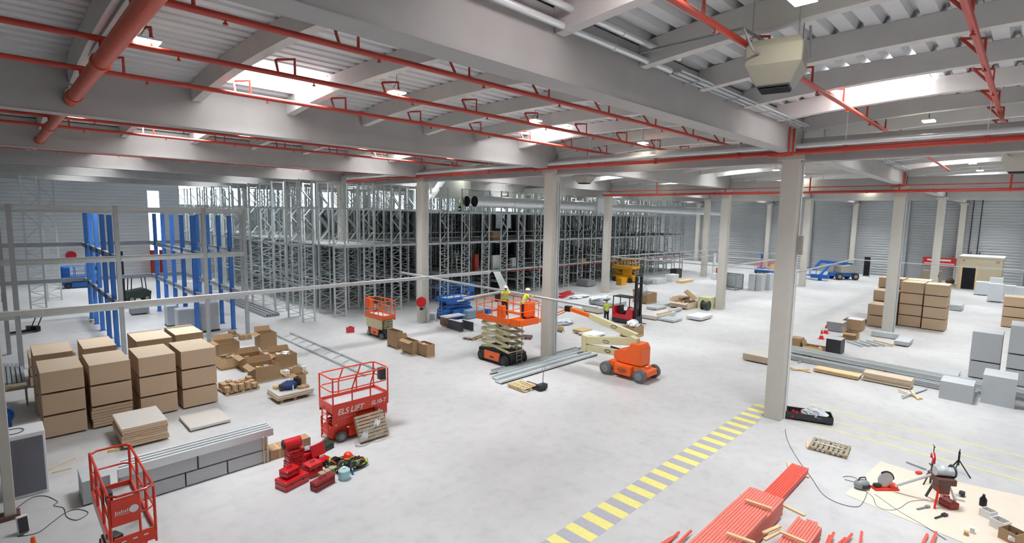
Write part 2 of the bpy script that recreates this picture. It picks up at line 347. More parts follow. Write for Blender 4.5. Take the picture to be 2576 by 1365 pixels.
# conduits beside the nearest deep beam
for q, (yy, zz, lab) in enumerate(((-.5, 12.35, 'lower bright silver conduit along the right side of the nearest deep beam'), (-.72, 12.6, 'upper bright silver conduit along the right side of the nearest deep beam'))):
    b = MB(); b.cyl((-23.5, yy, zz), (-11.5, yy, zz), .07, 12)
    for x in (-19.5, -14): b.cyl((x-.03, yy, zz), (x+.03, yy, zz), .085, 12)
    tag(b.build('conduit', 'shiny', smooth=True), lab, 'pipe', 'silver conduits on the nearest beam')
for s in range(3):
    xa, xb = (-11.4, -1) if s == 0 else (s*GB-GB+3, s*GB-2)
    t = thing('conduit_bundle', 'bundle of thin grey conduits along the nearest deep beam, %s' % ['span beside the heater', 'span behind the foreground column', 'farthest span'][s], 'conduit', (0, -.42, 12.3), 0, 'grey conduit bundles')
    for q in range(4):
        b = MB(); b.cyl((xa, -.11*q, .0+.03*(q % 2)), (xb, -.11*q, .03*(q % 2)), .03, 8); b.build('conduit', 'galv', t, True)
    b = MB(); x = xa+1
    while x < xb: b.box(x-.02, -.4, -.07, x+.02, .12, -.04); x += 2.6
    b.build('bracket', 'galv', t)
for s in range(2):
    x = -1.9+s*GB*1
    b = MB(); b.tube([(x, -.38, 12.2), (x, -.38, 11.2), (x, .05, 11.15), (x, .38, 11.15)], .045, 8); b.tube([(x+.5, -.38, 12.2), (x+.5, -.38, 11.2), (x+.5, .38, 11.15)], .045, 8)
    tag(b.build('drop_loop', 'redpipe', smooth=True), 'pair of red drop pipes bent under the deep beam, %s' % ['by the foreground column', 'one span further back'][s], 'pipe')
# ------------------------------------------------------------------ high bay lamps
def lampfix():
    t = thing('high_bay_lamp', '', 'lamp', (0, 0, 0))
    b = MB(); b.box(-.24, -.19, 0, .24, .19, .05); b.build('housing', 'white', t, bev=.01)
    b = MB(); b.box(-.22, -.17, -.03, .22, .17, -.002); b.build('diffuser', 'lamp', t)
    b = MB(); b.cyl((-.15, 0, .05), (0, 0, .3), .008, 5); b.cyl((.15, 0, .05), (0, 0, .3), .008, 5); b.cyl((0, 0, .3), (0, 0, .8), .008, 5); b.build('hanger', 'dark', t)
    return t
LP = lampfix(); first = True
spots = []
for j in range(-2, 5):
    xs = [-21.2+6.24*k for k in range(16)]
    if j == 0: xs = [-21.2, -14.9, -8.7, -.8] + [5.5+6.24*k for k in range(11)]
    if j == -1: xs = [-14.2, .36] + [6.8+6.24*k for k in range(11)]
    for n, x in enumerate(xs):
        if x > X1-2 or (j in (-2, 4, 3) and n % 2) or (j == -2 and x < 0): continue
        spots.append((x, j*GA+(8.9 if j == -1 else 6.7), n, j))
for x, y, n, j in spots:
    lab = 'glowing high bay lamp, %s from the camera in the %s' % (ORD[n], bayn[j])
    if first: LP.location = (x, y, 12.3); LP['label'] = lab; LP['group'] = 'high bay lamps'; first = False
    else: dup(LP, (x, y, 12.3), None, lab, 'high bay lamps')
# heaters
def heater(loc, lab, s=1.0, rz=0):
    t = thing('unit_heater', lab, 'heater', loc, rz); t.scale = (s, s, s)
    b = MB(); w, h = .62, .62
    up = [(-w, -h), (w, -h), (w, h), (-w, h)]
    vs = [(x*.86, y*.86, .95) for x, y in up] + [(x, y, .78) for x, y in up] + [(x, y, .35) for x, y in up] + [(x*.62, y*.62, -.1) for x, y in up]
    fs = [(0, 1, 2, 3), (15, 14, 13, 12)]
    for a in range(3): fs += [(a*4+i, a*4+4+i, a*4+4+(i+1) % 4, a*4+(i+1) % 4) for i in range(4)]
    b.add(vs, fs); b.build('housing', 'beige', t, bev=.03)
    b = MB(); b.box(-.36, -.36, -.13, .36, .36, -.1)
    for i in range(6): b.cb((-.3+.12*i, 0, -.15), (.02, .66, .05), ty=.6)
    b.build('louvre', 'dark', t)
    b = MB(); b.tube([(-.6, .3, .6), (-.9, .4, .62), (-1.1, .6, 1.1)], .03, 6); b.tube([(0, -.6, .5), (0, -.75, .52), (-.2, -.7, 1.2)], .03, 6); b.build('gas_pipe', 'grey', t, True)
    [MB().cyl((a*.5, c*.5, .9), (a*.5, c*.5, (12.98-loc[2])/s), .014, 6).build('hanger_rod', 'grey', t) for a in (-1, 1) for c in (-1, 1)]
P = at(1953, 158, 11.75); heater((P.x, P.y, 11.35), 'large off-white heater box hanging in the near right roof bay', .8, .2)
P = at(2565, 405, 11.6); heater((P.x, P.y, 11.2), 'distant off-white heater at the right edge of the picture')
P = at(1470, 443, 11.6); heater((P.x, P.y, 11.2), 'small off-white heater beyond the central column')
for q, (px, lab) in enumerate(((264, 'dark steel channel under the roof deck beside the thick red main, left one'), (300, 'dark steel channel under the roof deck beside the thick red main, right one'))):
    P = at(px, 90, 12.55); b = MB(); b.box(-.09, .32, 12.48, .09, GA-.32, 12.6); tag(b.build('steel_channel', 'grey', loc=(P.x, 0, 0)), lab, 'steel channel')
P = at(155, 262, 12.0); b = MB(); b.ball((0, 0, 0), .14, n=14, m=8); b.cyl((0, 0, .1), (0, 0, .2), .05, 8); tag(b.build('dome_sensor', 'white', smooth=True, loc=(P.x, GA-.45, 11.95)), 'small round white sensor dome on the side of the second deep beam', 'sensor')
b = MB(); b.tube([at(1600, 135, 12.45), at(1870, 72, 12.45), at(1925, 105, 12.3)], .035, 8)
tag(b.build('gas_supply_pipe', 'grey', smooth=True), 'thin grey gas pipe leading to the large near heater', 'pipe')
# ------------------------------------------------------------------ tall racks: rows run along y, frames stand in x-z
HR = 11.05
def frame_bm():
    b = MB(); W = .95
    for x in (0, W): b.box(x-.06, -.045, 0, x+.06, .045, HR)
    b.box(-.09, -.07, 0, .09, .07, .012); b.box(W-.09, -.07, 0, W+.09, .07, .012)
    z = .25; s = 0
    b.box(0, -.02, z-.025, W, .02, z+.025)
    while z < 5.6:
        b.bar((.03, 0, z) if s else (W-.03, 0, z), (W-.03, 0, z+.42) if s else (.03, 0, z+.42), .035, .045); z += .42
        b.box(0, -.02, z-.018, W, .02, z+.018); z += .1 if s else .1; s = 1-s
    while z < HR-1.2:
        b.bar((.03, 0, z) if s else (W-.03, 0, z), (W-.03, 0, z+1.05) if s else (.03, 0, z+1.05), .05, .065); z += 1.1; s = 1-s
    b.box(0, -.02, HR-.1, W, .02, HR-.04)
    return b
FR = frame_bm(); frp = None; bmp = None; NR = 24
YS = [32.25+2.75*m for m in range(14)]
for k in range(NR):
    x = -7.15+2.65*k
    lab = 'grey steel rack row, %s counted from the left' % ORD[k]
    if k == 0: lab = 'leftmost grey rack row, its long side running away from the mezzanine'
    t = thing('storage_rack', lab, 'rack', (x, 0, 0), 0, 'tall grey racks')
    # only rows near the open side show their depth; rows behind are drawn to the same depth
    ys = YS
    for y in ys:
        if frp is None: frp = FR.build('upright_frame', 'galv2'); o = frp
        else: o = frp.copy(); COL.objects.link(o)
        o.parent = t; o.location = (0, y, 0)
    L = ys[-1]-ys[0]
    for z in ((2.85, 5.9, 8.85) if k < 5 else (1.45, 2.85, 5.9, 8.85)):
        if k >= 12 and z in (1.45, 4.3, 7.4): pass
        key = 0 if k < 5 else 1
        if bmp is None: bmp = {}
        if key not in bmp:
            b = MB()
            for xx in (0, .95): b.box(xx-.02, 0, -.05, xx+.02, L, .05)
            q = 0.4
            while q < L and key: b.box(0, q, .02, .95, q+.25, .04); q += .55
            bmp[key] = b.build('shelf_level', 'galv2'); o = bmp[key]
        else: o = bmp[key].copy(); COL.objects.link(o)
        o.parent = t; o.location = (0, ys[0], z)
# walkway decks through the racks
XE = -7.15+2.65*NR
for z, xa, ya, lab in ((2.72, 6.0, 32.1, 'lowest walkway deck of the rack block with a pale front edge'), (5.78, -4.5, 32.1, 'middle walkway deck of the rack block with a pale front edge'), (8.72, 3.6, 32.1, 'top walkway deck of the rack block, brightly daylit')):
    t = thing('walkway_deck', lab, 'deck', (xa, ya, z))
    b = MB()
    L = 38
    k0 = 0
    # boards lie in the aisles between rows and over the shelf levels
    b.box(0, .35, 0, XE-xa, L, .05)
    b.build('floor_boards', 'mezz', t)
    b = MB(); b.box(0, .2, -.1, XE-xa, .26, .1); b.build('edge_beam', 'galv', t)
    if z < 8:
        b = MB()
        for h in (.55, 1.05): b.cyl((0 if z > 3 else 9, .3, h), (XE-xa, .3, h), .022, 6)
        b.build('hand_rail', 'galv', t)
b = MB(); b.box(-7.2, 32.14, 8.8, 6.5, 32.205, 8.95); tag(b.build('tie_rail', 'galv2'), 'pale horizontal rail across the upper front of the left racks', 'rail')
t = thing('red_edge_rail', 'long red edge strip under the lowest rack walkway', 'rail', (14, 31.9, 2.5)); b = MB(); b.box(0, 0, 0, 42, .05, .06); b.build('strip', 'redpipe', t)
# goods and machines glimpsed inside the rack block
def rackbox(px, Y, z, s, m, lab, cat='box', name='stored_box'):
    b = MB(); b.cb((0, 0, s[2]/2), s); d = RT*((px-1288)/FP)+FW; tt = (Y-CAM.y)/d.y
    x = CAM.x+(CAM+d*tt-CAM).x
    o = b.build(name, m, bev=.01); o.location = (x, Y, z); return tag(o, lab, cat)
rackbox(1240, 33.6, 5.83, (1.1, 1.0, 1.0), 'card', 'tan carton on the middle rack walkway right of the hose-reel column')
rackbox(1246, 33.2, 2.77, (1.0, .3, 1.5), 'white', 'pale upright panel leaning on the lowest rack walkway')
rackbox(1290, 33.2, 2.77, (.6, .4, 1.1), 'wrapw', 'white bag on the lowest rack walkway behind the workers')
rackbox(1196, 33.3, 2.77, (.5, .4, 1.7), 'redpipe', 'red upright cabinet on the lowest rack walkway', 'cabinet', 'red_cabinet')
rackbox(1463, 33.0, 2.77, (1.2, .5, .35), 'wood', 'low wooden crate on the lowest rack walkway right of the central column')
def stepladder(loc, lab, h=2.0, rz=0, m='galv'):
    t = thing('stepladder', lab, 'ladder', loc, rz)
    for s in (-1, 1):
        b = MB()
        for q in (-.25, .25): b.bar((q*1.3, s*h*.24, 0), (q*.7, s*.03, h), .05, .03)
        n = int(h/.28)
        for i in range(1, n): f = i/n; b.bar((-.3*(1-.4*f), s*h*.24*(1-f)+s*.03*f, h*f), (.3*(1-.4*f), s*h*.24*(1-f)+s*.03*f, h*f), .06, .025)
        b.build('ladder_side', m, t)
P = at(1415, 718); stepladder((P.x, P.y, 0), 'grey stepladder standing under the racks right of the central column', 3.2)
stepladder((8.9, 33.2, 2.79), 'stepladder on the lowest rack walkway near the red cabinet', 2.2)
# two big silver ducts in front of the racks, with a white joint box
for q, (yy, lab) in enumerate(((30.7, 'big round silver air duct with an open end shaded black, front one of the pair'), (31.85, 'big round silver air duct with an open end shaded black, rear one of the pair'))):
    t = thing('air_duct', lab, 'duct', (9.0, yy, 9.82-.1*q*0), 0, 'pair of round silver ducts'); n = 28
    b = MB(); b.tube([(0, 0, 0), (58, 0, -.25)], .53, n); b.f = [f for f in b.f if len(f) == 4]; b.mi = b.mi[:len(b.f)]; b.build('duct_shell', 'shiny', t, True)
    b = MB(); b.cyl((.05, 0, 0), (.12, 0, 0), .52, n); b.build('shaded_end_disc', 'nearblack', t)  # black disc painted in for the shade inside the duct mouth
    for k in range(1, 12):
        b = MB(); b.tube([(5*k, 0, -.0215*k), (5*k+.05, 0, -.0215*k)], .545, n); b.build('joint_ring', 'galv', t, True)
        b = MB(); b.cyl((5*k+.3, 0, .3), (5*k+.3, 0, 12.9-9.82), .012, 5); b.build('hanger_rod', 'galv', t)
for px, lab, y in ((1501, 'white sheet-metal box on the silver ducts left of the slim column', 30.3), (1532, 'second white sheet-metal box on the silver ducts behind the slim column', 30.6)):
    x = CAM.x + (RT*((px-1288)/FP)+FW).x*(y-CAM.y)/(RT*((px-1288)/FP)+FW).y
    b = MB(); b.box(-.75, -.35, 9.1, .75, -.1, 10.75); [b.cyl((q, -.2, 10.7), (q, -.2, 12.9), .015, 5) for q in (-.6, .6)]; o = b.build('duct_box', 'white', bev=.03); o.location = (x, y, 0); tag(o, lab, 'duct box')
P = at(1375, 470, 10.9)
b = MB(); b.prism([(-2.4, 9.9), (2.2, 9.9), (2.2, 11.9), (-.8, 11.9)], 'y', -.6, .6); o = b.build('duct_hood', 'gpanel', bev=.02); o.location = (P.x+1, 34.5, .2); tag(o, 'slanted pale sheet-metal hood above the racks left of the central column', 'duct hood')
# ------------------------------------------------------------------ grey and blue mezzanine frame at left
t = thing('mezzanine_frame', 'grey steel mezzanine frame with three beam levels and tall blue posts', 'steel frame', (-18.75, 30.2, 0))
MX = [-28.0+18.75, -23.2+18.75, 0, 4.5, 6.9]
for x in MX[1:]:
    b = MB(); b.box(x-.11, -.09, 0, x+.11, .09, 8.75); b.box(x-.2, -.18, 0, x+.2, .18, .02); b.build('post', 'dullst', t)
for z in (3.05, 5.87, 8.7):
    for a, c in zip(MX[:-1], MX[1:]):
        b = MB(); b.box(a+.12, -.12, z-.3, c-.12, -.1, z); b.box(a+.12, -.2, z-.02, c-.12, -.02, z); b.box(a+.12, -.2, z-.32, c-.12, -.02, z-.3); b.build('front_beam', 'galv', t)
for z in (3.05, 5.87):
    for x in (0, 4.5, 6.9):
        b = MB(); b.box(x-.02, .1, z-.32, x+.02, 16, z); b.box(x-.09, .1, z-.02, x+.09, 16, z); b.box(x-.09, .1, z-.34, x+.09, 16, z-.32); b.build('side_beam', 'dullst', t)
    b = MB(); b.box(-9, 15.9, z-.3, 0, 16.05, z); b.build('rear_beam', 'dullst', t); b = MB(); b.box(0, 15.9, z-.3, 6.9, 16.05, z); b.build('rear_beam', 'dullst', t)
for x, ys in ((0, (2.4, 5.35, 8.3, 11.2, 13.9)), (4.5, (2.6, 5.5, 8.3, 11.2, 14.1)), (6.9, (3.0, 5.6, 8.4, 11.3))):
    for y in ys:
        b = MB(); b.box(x-.12, y-.11, 0, x+.12, y-.09, 8.2); b.box(x-.12, y+.09, 0, x+.12, y+.11, 8.2); b.box(x-.02, y-.1, 0, x+.02, y+.1, 8.2); b.box(x-.2, y-.18, 0, x+.2, y+.18, .02); b.build('blue_post', 'bluep', t, label='blue steel post')
# extra posts with slotted sides at the far left edge
b = MB(); b.box(-.1, -.1, 0, .1, .1, 8.8)
for z in (3.1, 3.4, 5.9, 6.3, 4.6): b.box(-.13, -.13, z, -.1, .05, z+.25)
o = b.build('slotted_post', 'dullst'); o.location = (-23.6, 34.5, 0); tag(o, 'dark slotted steel post at the far left edge', 'post')
# rack tower at far left behind the mezzanine
for q, (x, y) in enumerate(((-22.0, 50), (-20.6, 56))):
    o = frp.copy(); COL.objects.link(o); o.name = 'rack_frame'; o.parent = None; o.location = (x, y, 0); tag(o, 'lone lattice rack frame at the far left, %s one' % ['nearer', 'farther'][q], 'rack frame')
# ------------------------------------------------------------------ suspended grid of light steel beams
def rail(p, q, lab, w=.2, h=.14, m='shiny', g='thin suspended steel beams'):
    L = (Vector(q)-Vector(p)).length; t = thing('suspended_beam', lab, 'beam', p, 0, g)
    b = MB(); b.bar((0, 0, 0), Vector(q)-Vector(p), w, h); b.bar(Vector((0, 0, h/2)), Vector(q)-Vector(p)+Z*h/2, w*1.35, .012); b.build('web', m, t)
    n = max(2, int(L/9)); d = (Vector(q)-Vector(p))
    for i in range(n+1):
        f = i/n; s = d*f; yy = p[1]+s.y
        b = MB(); b.cyl(s, s+Z*(zdeck(yy)-p[2]-s.z-.02), .003, 4); b.build('hanger_wire', 'galv', t)
rail((-23.9, 23.75, 4.0), (4.3, 23.3, 4.0), 'long thin steel beam crossing the left half in front of the mezzanine', .24, .2, 'shiny')
rail((-1.55, 27.2, 4.02), (-2.3, -.5+8.5, 4.02), 'thin steel beam running over the raised scissor lift towards the reach truck', .18, .1)
rail((-1.7, 15.3, 3.92), (4.2, 22.4, 4.1), 'wide flat steel beam slanting from the long beam to the lift workers', .4, .06, 'shiny')
rail((-5.5, 14.75, 3.95), (-2.0, 15.35, 3.95), 'short steel beam reaching left from the raised orange lift', .2, .08)
for n, (p, q, lab) in enumerate((((26.2, 30, 4), (26.2, 7, 4), 'distant thin hanging beam from the slim column to the big foreground column'), ((26.3, 20.2, 4.05), (39.2, 19.9, 4.05), 'distant thin hanging beam passing behind the middle distant column'),
    ((39, 24, 4), (39, 12.6, 4), 'distant thin hanging beam right of the middle distant column'), ((26.3, 13.2, 4.05), (39, 13, 4.05), 'distant thin hanging beam above the yellow and blue lift'), ((26.3, 7, 4.05), (49, 7.3, 4.05), 'thin hanging beam rising right of the big foreground column'),
    ((48.6, 7.3, 4), (47.6, -9, 4), 'distant thin hanging beam in front of the far wall at right'), ((49, 25, 4.1), (49, 14.2, 4.1), 'faint distant hanging beam left of the big foreground column'), ((26.3, 26.6, 4.05), (49, 24.7, 4.05), 'distant thin hanging beam in front of the dark racks'))):
    rail(p, q, lab, .12, .1)
for n, (xa, xb) in enumerate(((-9.75, -9.2), (-8.75, -8.2))):
    b = MB(); b.cyl(((xa+xb)/2, Y1-1.2, 0), ((xa+xb)/2, Y1-1.2, 3.3), .32, 14); tag(b.build('red_roll', 'redpipe', smooth=True), 'tall red roll standing under the tall bright window, %s one' % ['left', 'right'][n], 'roll')
b = MB(); b.cyl((-17.4, Y1-.4, 2.9), (-17.4, Y1-.15, 2.9), .5, 18); b.box(-17.5, Y1-.2, 2.5, -17.3, Y1-.02, 2.9); tag(b.build('red_reel', 'red2', smooth=True), 'round red reel on the far left wall above the blue lift', 'hose reel')
# hose reel on its column
t = thing('hose_reel', 'round red hose reel fixed on a concrete column', 'hose reel', (-.345, 2*GA-.345, 1.75), math.radians(-45))
b = MB(); b.cyl((0, -.16, 0), (0, -.1, 0), .38, 28); b.cyl((0, -.4, 0), (0, -.34, 0), .38, 28); b.cyl((0, -.42, 0), (0, -.08, 0), .12, 14); b.build('drum', 'red2', t, True)
b = MB()
for r in (.2, .25, .3): b.tube([(r*math.cos(a/12*math.pi), -.25, r*math.sin(a/12*math.pi)) for a in range(24)], .05, 6, closed=True)
b.tube([(.25, -.25, -.2), (.2, -.22, -.5), (.05, -.2, -.62), (-.15, -.22, -.5)], .025, 6); b.build('hose', 'dark', t, True)
b = MB(); b.box(-.05, -.1, -.3, .05, .1, .3); b.cb((0, -.2, -.55), (.25, .15, .18)); b.build('wall_bracket', 'dark', t)
t = thing('column_conduit', 'white electric conduit with a socket box on the foreground column', 'conduit', (.12, -.345-.0, 0))
b = MB(); b.box(0, -.05, .0, .06, -.01, ZB-.5); b.build('trunking', 'white', t); b = MB(); b.box(-.06, -.2, 7.2, .14, -.05, 8.0); b.build('switch_box', 'beige', t, bev=.01); b = MB(); b.box(.13, -.05, .0, .17, -.01, 6.5); b.build('cable', 'white', t)
for q, (i, j, lab) in enumerate(((0, 1, 'two grey downpipes on the central column'), (0, 2, 'grey downpipe on the hose-reel column'), (1, 0, 'grey downpipe on the column before the board stacks'))):
    t = thing('downpipe', lab, 'pipe', (i*GB+.1, j*GA-.39, 0)); b = MB(); b.cyl((0, 0, 0), (0, 0, 10.6), .05, 8); b.build('pipe', 'galv', t, True)
    if q == 0: b = MB(); b.cyl((.16, 0, 0), (.16, 0, 10.6), .05, 8); b.build('pipe', 'galv', t, True)
# small sign on a far column
b = MB(); b.box(-.3, -.02, 0, .3, 0, .35); o = b.build('exit_sign', 'green'); o.location = (2*GB, -.345, 2.55); tag(o, 'small dark green sign on the column behind the board stacks', 'sign')
# ------------------------------------------------------------------ machines
def onx(px, py, X):
    d = RT*((px-1288)/FP) - UP*((py-682.5)/FP) + FW
    return CAM + d*((X-CAM.x)/d.x)
def ony(px, py, Y):
    d = RT*((px-1288)/FP) - UP*((py-682.5)/FP) + FW
    return CAM + d*((Y-CAM.y)/d.y)
def text(s, size, name, m, parent, loc, rot, ext=.004, shear=0, label=None):
    c = bpy.data.curves.new(name, 'FONT'); c.body = s; c.size = size; c.extrude = ext; c.shear = shear; c.offset = size*.018
    tmp = bpy.data.objects.new('tmp', c); COL.objects.link(tmp); bpy.context.view_layer.update()
    me = bpy.data.meshes.new_from_object(tmp); bpy.data.objects.remove(tmp)
    me.materials.clear(); me.materials.append(M[m]); me.name = name
    o = bpy.data.objects.new(name, me); COL.objects.link(o); o.location = loc; o.rotation_euler = rot; o.parent = parent
    if label: o['label'] = label
    return o
def wheel(par, c, r, w, tyre, hub, axis='y'):
    b = MB(); d = Vector((0, 1, 0)) if axis == 'y' else Vector((1, 0, 0)); c = Vector(c)
    b.tube([c-d*w/2, c-d*w*.42, c+d*w*.42, c+d*w/2], [r*.88, r, r, r*.88], 20); o = b.build('wheel', tyre, par, True)
    b = MB(); b.cyl(c-d*(w/2+.012), c+d*(w/2+.012), r*.55, 14); b.cyl(c-d*(w/2+.03), c+d*(w/2+.03), r*.2, 8); b.build('hub', hub, o)
def scissor(lab, loc, rz, L, W, zp, skirt, body, deckm, armm, stages=4, wr=.2, tyre='rubber', chass='black', railm=None, panelm=None, railh=1.1, post=4, curved=False, ctrl=True, cat='scissor lift', zc=.7):
    railm = railm or deckm; panelm = panelm or deckm
    t = thing('scissor_lift', lab, cat, loc, rz); l, w = L/2, W/2
    for sx in (-1, 1):
        for sy in (-1, 1): wheel(t, (sx*(l-.38), sy*(w-.12), wr), wr, .16, tyre, 'dark' if tyre == 'rubk' else 'grey')
    b = MB(); b.prism([(-l+.05, .16), (l-.05, .16), (l, .3), (l, zc-.06), (l-.08, zc), (-l+.08, zc), (-l, zc-.06), (-l, .3)], 'y', -w+.22, w-.22)
    b.box(-l+.66, -w+.05, .14, l-.66, w-.05, zc-.04); b.build('chassis', chass, t, bev=.02)
    for s in (-1, 1):
        b = MB(); b.prism([(-l+.68, zc-.05), (l-.68, zc-.05), (l-.68, .2), (-l+.8, .2)], 'y', s*(w-.05)-.015, s*(w-.05)+.015); b.build('side_panel', body, t, bev=.005)
        b = MB(); b.box(-.16, s*(w-.02)-.012, zc*.5-.03, .16, s*(w-.02)+.012, zc*.5+.05); b.build('badge', 'dark', t, label='dark oval maker badge') if body == 'orange' else None
    # scissor stack
    z0, z1 = zc+.02, zp-skirt*.2-.06; h = (z1-z0)/stages; a = l*.86
    for s in (-1, 1):
        for i in range(stages):
            za = z0+h*i+.05; zb = z0+h*(i+1)-.0
            for q in (-1, 1):
                b = MB(); b.bar((-a*q, s*(w-.3)+q*.035, za), (a*q, s*(w-.3)+q*.035, zb), .05, min(.14, h*.75+.03)); b.build('scissor_arm', armm, t)
    b = MB()
    for i in range(stages+1):
        z = z0+h*i+.03
        for x in (-a, a): b.cyl((x, -w+.24, z), (x, w-.24, z), .035, 8)
    b.build('cross_pins', armm, t)
    b = MB(); b.bar((-a*.5, 0, z0+.05), (a*.4, 0, z1-.05), .12, .12); b.build('lift_cylinder', 'dark', t)
    # platform
    b = MB(); b.box(-l, -w, zp-.06, l, w, zp); b.build('platform_floor', 'galv', t)
    b = MB()
    for s in (-1, 1): b.box(-l, s*w-.02, zp-skirt, l, s*w+.02, zp+.12); b.box(s*l-.02, -w, zp-skirt*.6, s*l+.02, w, zp+.12)
    b.build('platform_skirt', deckm, t, bev=.008)
    r = .028; zt = zp+railh; R = .14
    def loop(z, k=1):
        c = []
        for sx, sy in ((-1, -1), (1, -1), (1, 1), (-1, 1)):
            for u in (0, 1):
                first_x = (sx, sy) in ((1, -1), (-1, 1))
                ax = (R if (u == 0) == first_x else 0); ay = (0 if (u == 0) == first_x else R)
                c.append((sx*(l-ax), sy*(w-ay), z))
        return c
    b = MB(); b.tube(loop(zt), r, 8, closed=True); b.build('top_rail', railm, t, True)
    b = MB(); b.tube(loop(zp+railh*.55), r*.8, 6, closed=True); b.build('mid_rail', railm, t, True)
    for i in range(post):
        x = -l+.02+(L-.04)*i/(post-1)
        for s in (-1, 1):
            b = MB()
            if curved and 0 < i < post-1: b.tube([(x, s*w, zp+.1), (x, s*w, zp+.6), (x+.2, s*w, zt)], r, 8)
            else: b.tube([(x, s*w, zp+.1), (x, s*w, zt)], r*1.1, 8)
            b.build('rail_post', railm, t, True)
    if ctrl: b = MB(); b.box(l-.3, -w+.04, zp+.62, l-.06, -w+.32, zt-.02); b.build('control_box', 'dark', t, bev=.02)
    # ladder at the -x end
    b = MB()
    for s in (-.2, .2): b.bar((-l-.06, s, .2), (-l-.06, s, zp-.1), .035)
    for z in (.35, .6, .85, 1.1):
        if z < zp-.2: b.bar((-l-.06, -.2, z), (-l-.06, .2, z), .03)
    b.build('ladder', 'grey' if railm != 'red' else 'red', t)
    return t
# big lettered red lift, left of centre
T = scissor('bright red scissor lift lettered ELS LIFT standing in the open floor', (-14.2, 10.95, 0), 0, 2.35, 1.1, 1.42, .36, 'red', 'red', 'red', 2, .2, 'rubber', 'red', post=4, curved=True, zc=.62)
text('ELS LIFT', .3, 'lettering', 'white', T, (-1.0, -.575, 1.12), (math.pi/2, 0, 0), shear=.25, label='white ELS LIFT lettering')
text('EL10-T', .22, 'lettering', 'white', T, (.4, -.575, 1.17), (math.pi/2, 0, 0), shear=.25, label='white EL10-T lettering')
MB().prism([(-1.15, .62), (-.2, .62), (-.2, 1.05), (-1.15, 1.05)], 'y', -.5, -.46).build('end_panel', 'red', T); MB().prism([(.6, .62), (1.15, .62), (1.15, 1.05), (.6, 1.05)], 'y', -.5, -.46).build('end_panel', 'red', T)
b = MB()
for i in range(6): b.box(-.95+i*.13, -.51, .93-.0*i, -.88+i*.13, -.5, .95)
b.box(-.6, -.51, .5, -.5, -.495, .56); b.box(-1.05, -.51, .7, -1.0, -.5, .75); b.box(.75, -.51, .85, .82, -.5, .9); b.build('stickers', 'white', T)
b = MB(); b.tube([(-1.22, -.45, .15), (-1.32, -.45, .15), (-1.32, -.45, 1.0), (-1.2, -.45, 1.0)], .02, 6); b.tube([(-1.22, .1, .15), (-1.32, .1, .15), (-1.32, .1, 1.0), (-1.2, .1, 1.0)], .02, 6); b.bar((-1.32, -.45, .55), (-1.32, .1, .55), .03); b.build('step_frame', 'red', T)
# foreground red lift
T = scissor('red scissor lift cut by the bottom edge at left, seen from above', (-22.1, 7.45, 0), math.pi/2, 2.95, .8, 1.45, .2, 'red', 'red', 'brown', 2, .2, 'rubk', 'brown', post=4, ctrl=False)
b = MB(); b.box(-1.5, -.12, 1.9, -1.46, .3+.08, 2.5); b.build('logo_panel', 'red', T, bev=.01)
for sy in (-.4, -.12): 
    b = MB(); b.tube([(-1.48, sy, 1.5), (-1.48, sy, 2.55)], .024, 8); b.build('gate_post', 'red', T, True)
b = MB(); b.tube([(-1.5, -.02, 2.2), (-1.506, -.02, 2.2)], .085, 20); b.build('logo_disc', 'white', T)
text('rapid', .12, 'logo_lettering', 'white', T, (-1.504, .33, 2.15), (math.pi/2, 0, -math.pi/2), shear=.3) if 0 else None
b = MB()
for i in range(7): b.box(-1.505, .08+i*.035, 2.17, -1.5, .1+i*.035, 2.22+(.02 if i % 3 == 0 else 0))
b.tube([(-1.503, .07, 2.14), (-1.503, .33, 2.15)], .006, 4); b.build('logo_lettering', 'white', T)
b = MB(); b.cb((-1.1, .3, 1.5), (.3, .2, .12), .4); b.cb((-.6, .3, 2.2), (.3, .12, .3)); b.build('control_box', 'dark', T, bev=.02)
b = MB(); b.box(-1.5, -.35, 1.47, -1.46, .35, 1.62)
b.build('entry_step', 'red', T)
b = MB()
for i in range(3): b.box(-1.503, -.25+i*.2, 1.5, -1.5, -.17+i*.2, 1.53)
b.build('sticker', 'white', T)
# small orange lift
T = scissor('small lowered orange and cream scissor lift left of the hose-reel column', (-5.05, 24.4, 0), math.pi/2, 2.4, .95, 1.55, .24, 'orange', 'orange', 'cream', 4, .2, 'rubber', 'dark', post=5)
b = MB(); b.box(.55, .2, 1.95, 1.2, .5, 2.62); b.build('control_panel', 'orange', T, bev=.05)
b = MB(); b.box(-.9, -.44, .66, 1.1, -.36, 1.3); b.box(-.9, .36, .66, 1.1, .44, 1.3); b.build('stack_cover', 'cream', T)
# raised orange lift with two workers
P = at(1240, 915); LX, LY = -2.85, 14.35
T = scissor('raised orange scissor lift with tall cream arms carrying two workers', (LX, LY, 0), math.pi/2, 2.7, 1.75, 2.72, .24, 'orange', 'orange', 'cream', 5, .3, 'rubk', 'black', post=5, zc=.75)
b = MB(); b.box(-2.15, -.75, 2.68, -1.35, .75, 2.76); b.box(-2.17, -.77, 2.5, -2.13, .77, 2.85); b.box(-2.15, -.77, 2.5, -1.35, -.73, 2.85); b.box(-2.15, .73, 2.5, -1.35, .77, 2.85)
b.build('deck_extension', 'orange', T)
b = MB(); b.tube([(-1.35, -.75, 3.78), (-2.15, -.75, 3.78), (-2.15, .75, 3.78), (-1.35, .75, 3.78)], .022, 8); b.tube([(-2.15, -.75, 2.8), (-2.15, -.75, 3.78)], .022, 6); b.tube([(-2.15, .75, 2.8), (-2.15, .75, 3.78)], .022, 6); b.tube([(-1.35, -.75, 3.3), (-2.15, -.75, 3.3), (-2.15, .75, 3.3), (-1.35, .75, 3.3)], .018, 6)
b.build('extension_rail', 'orange', T, True)
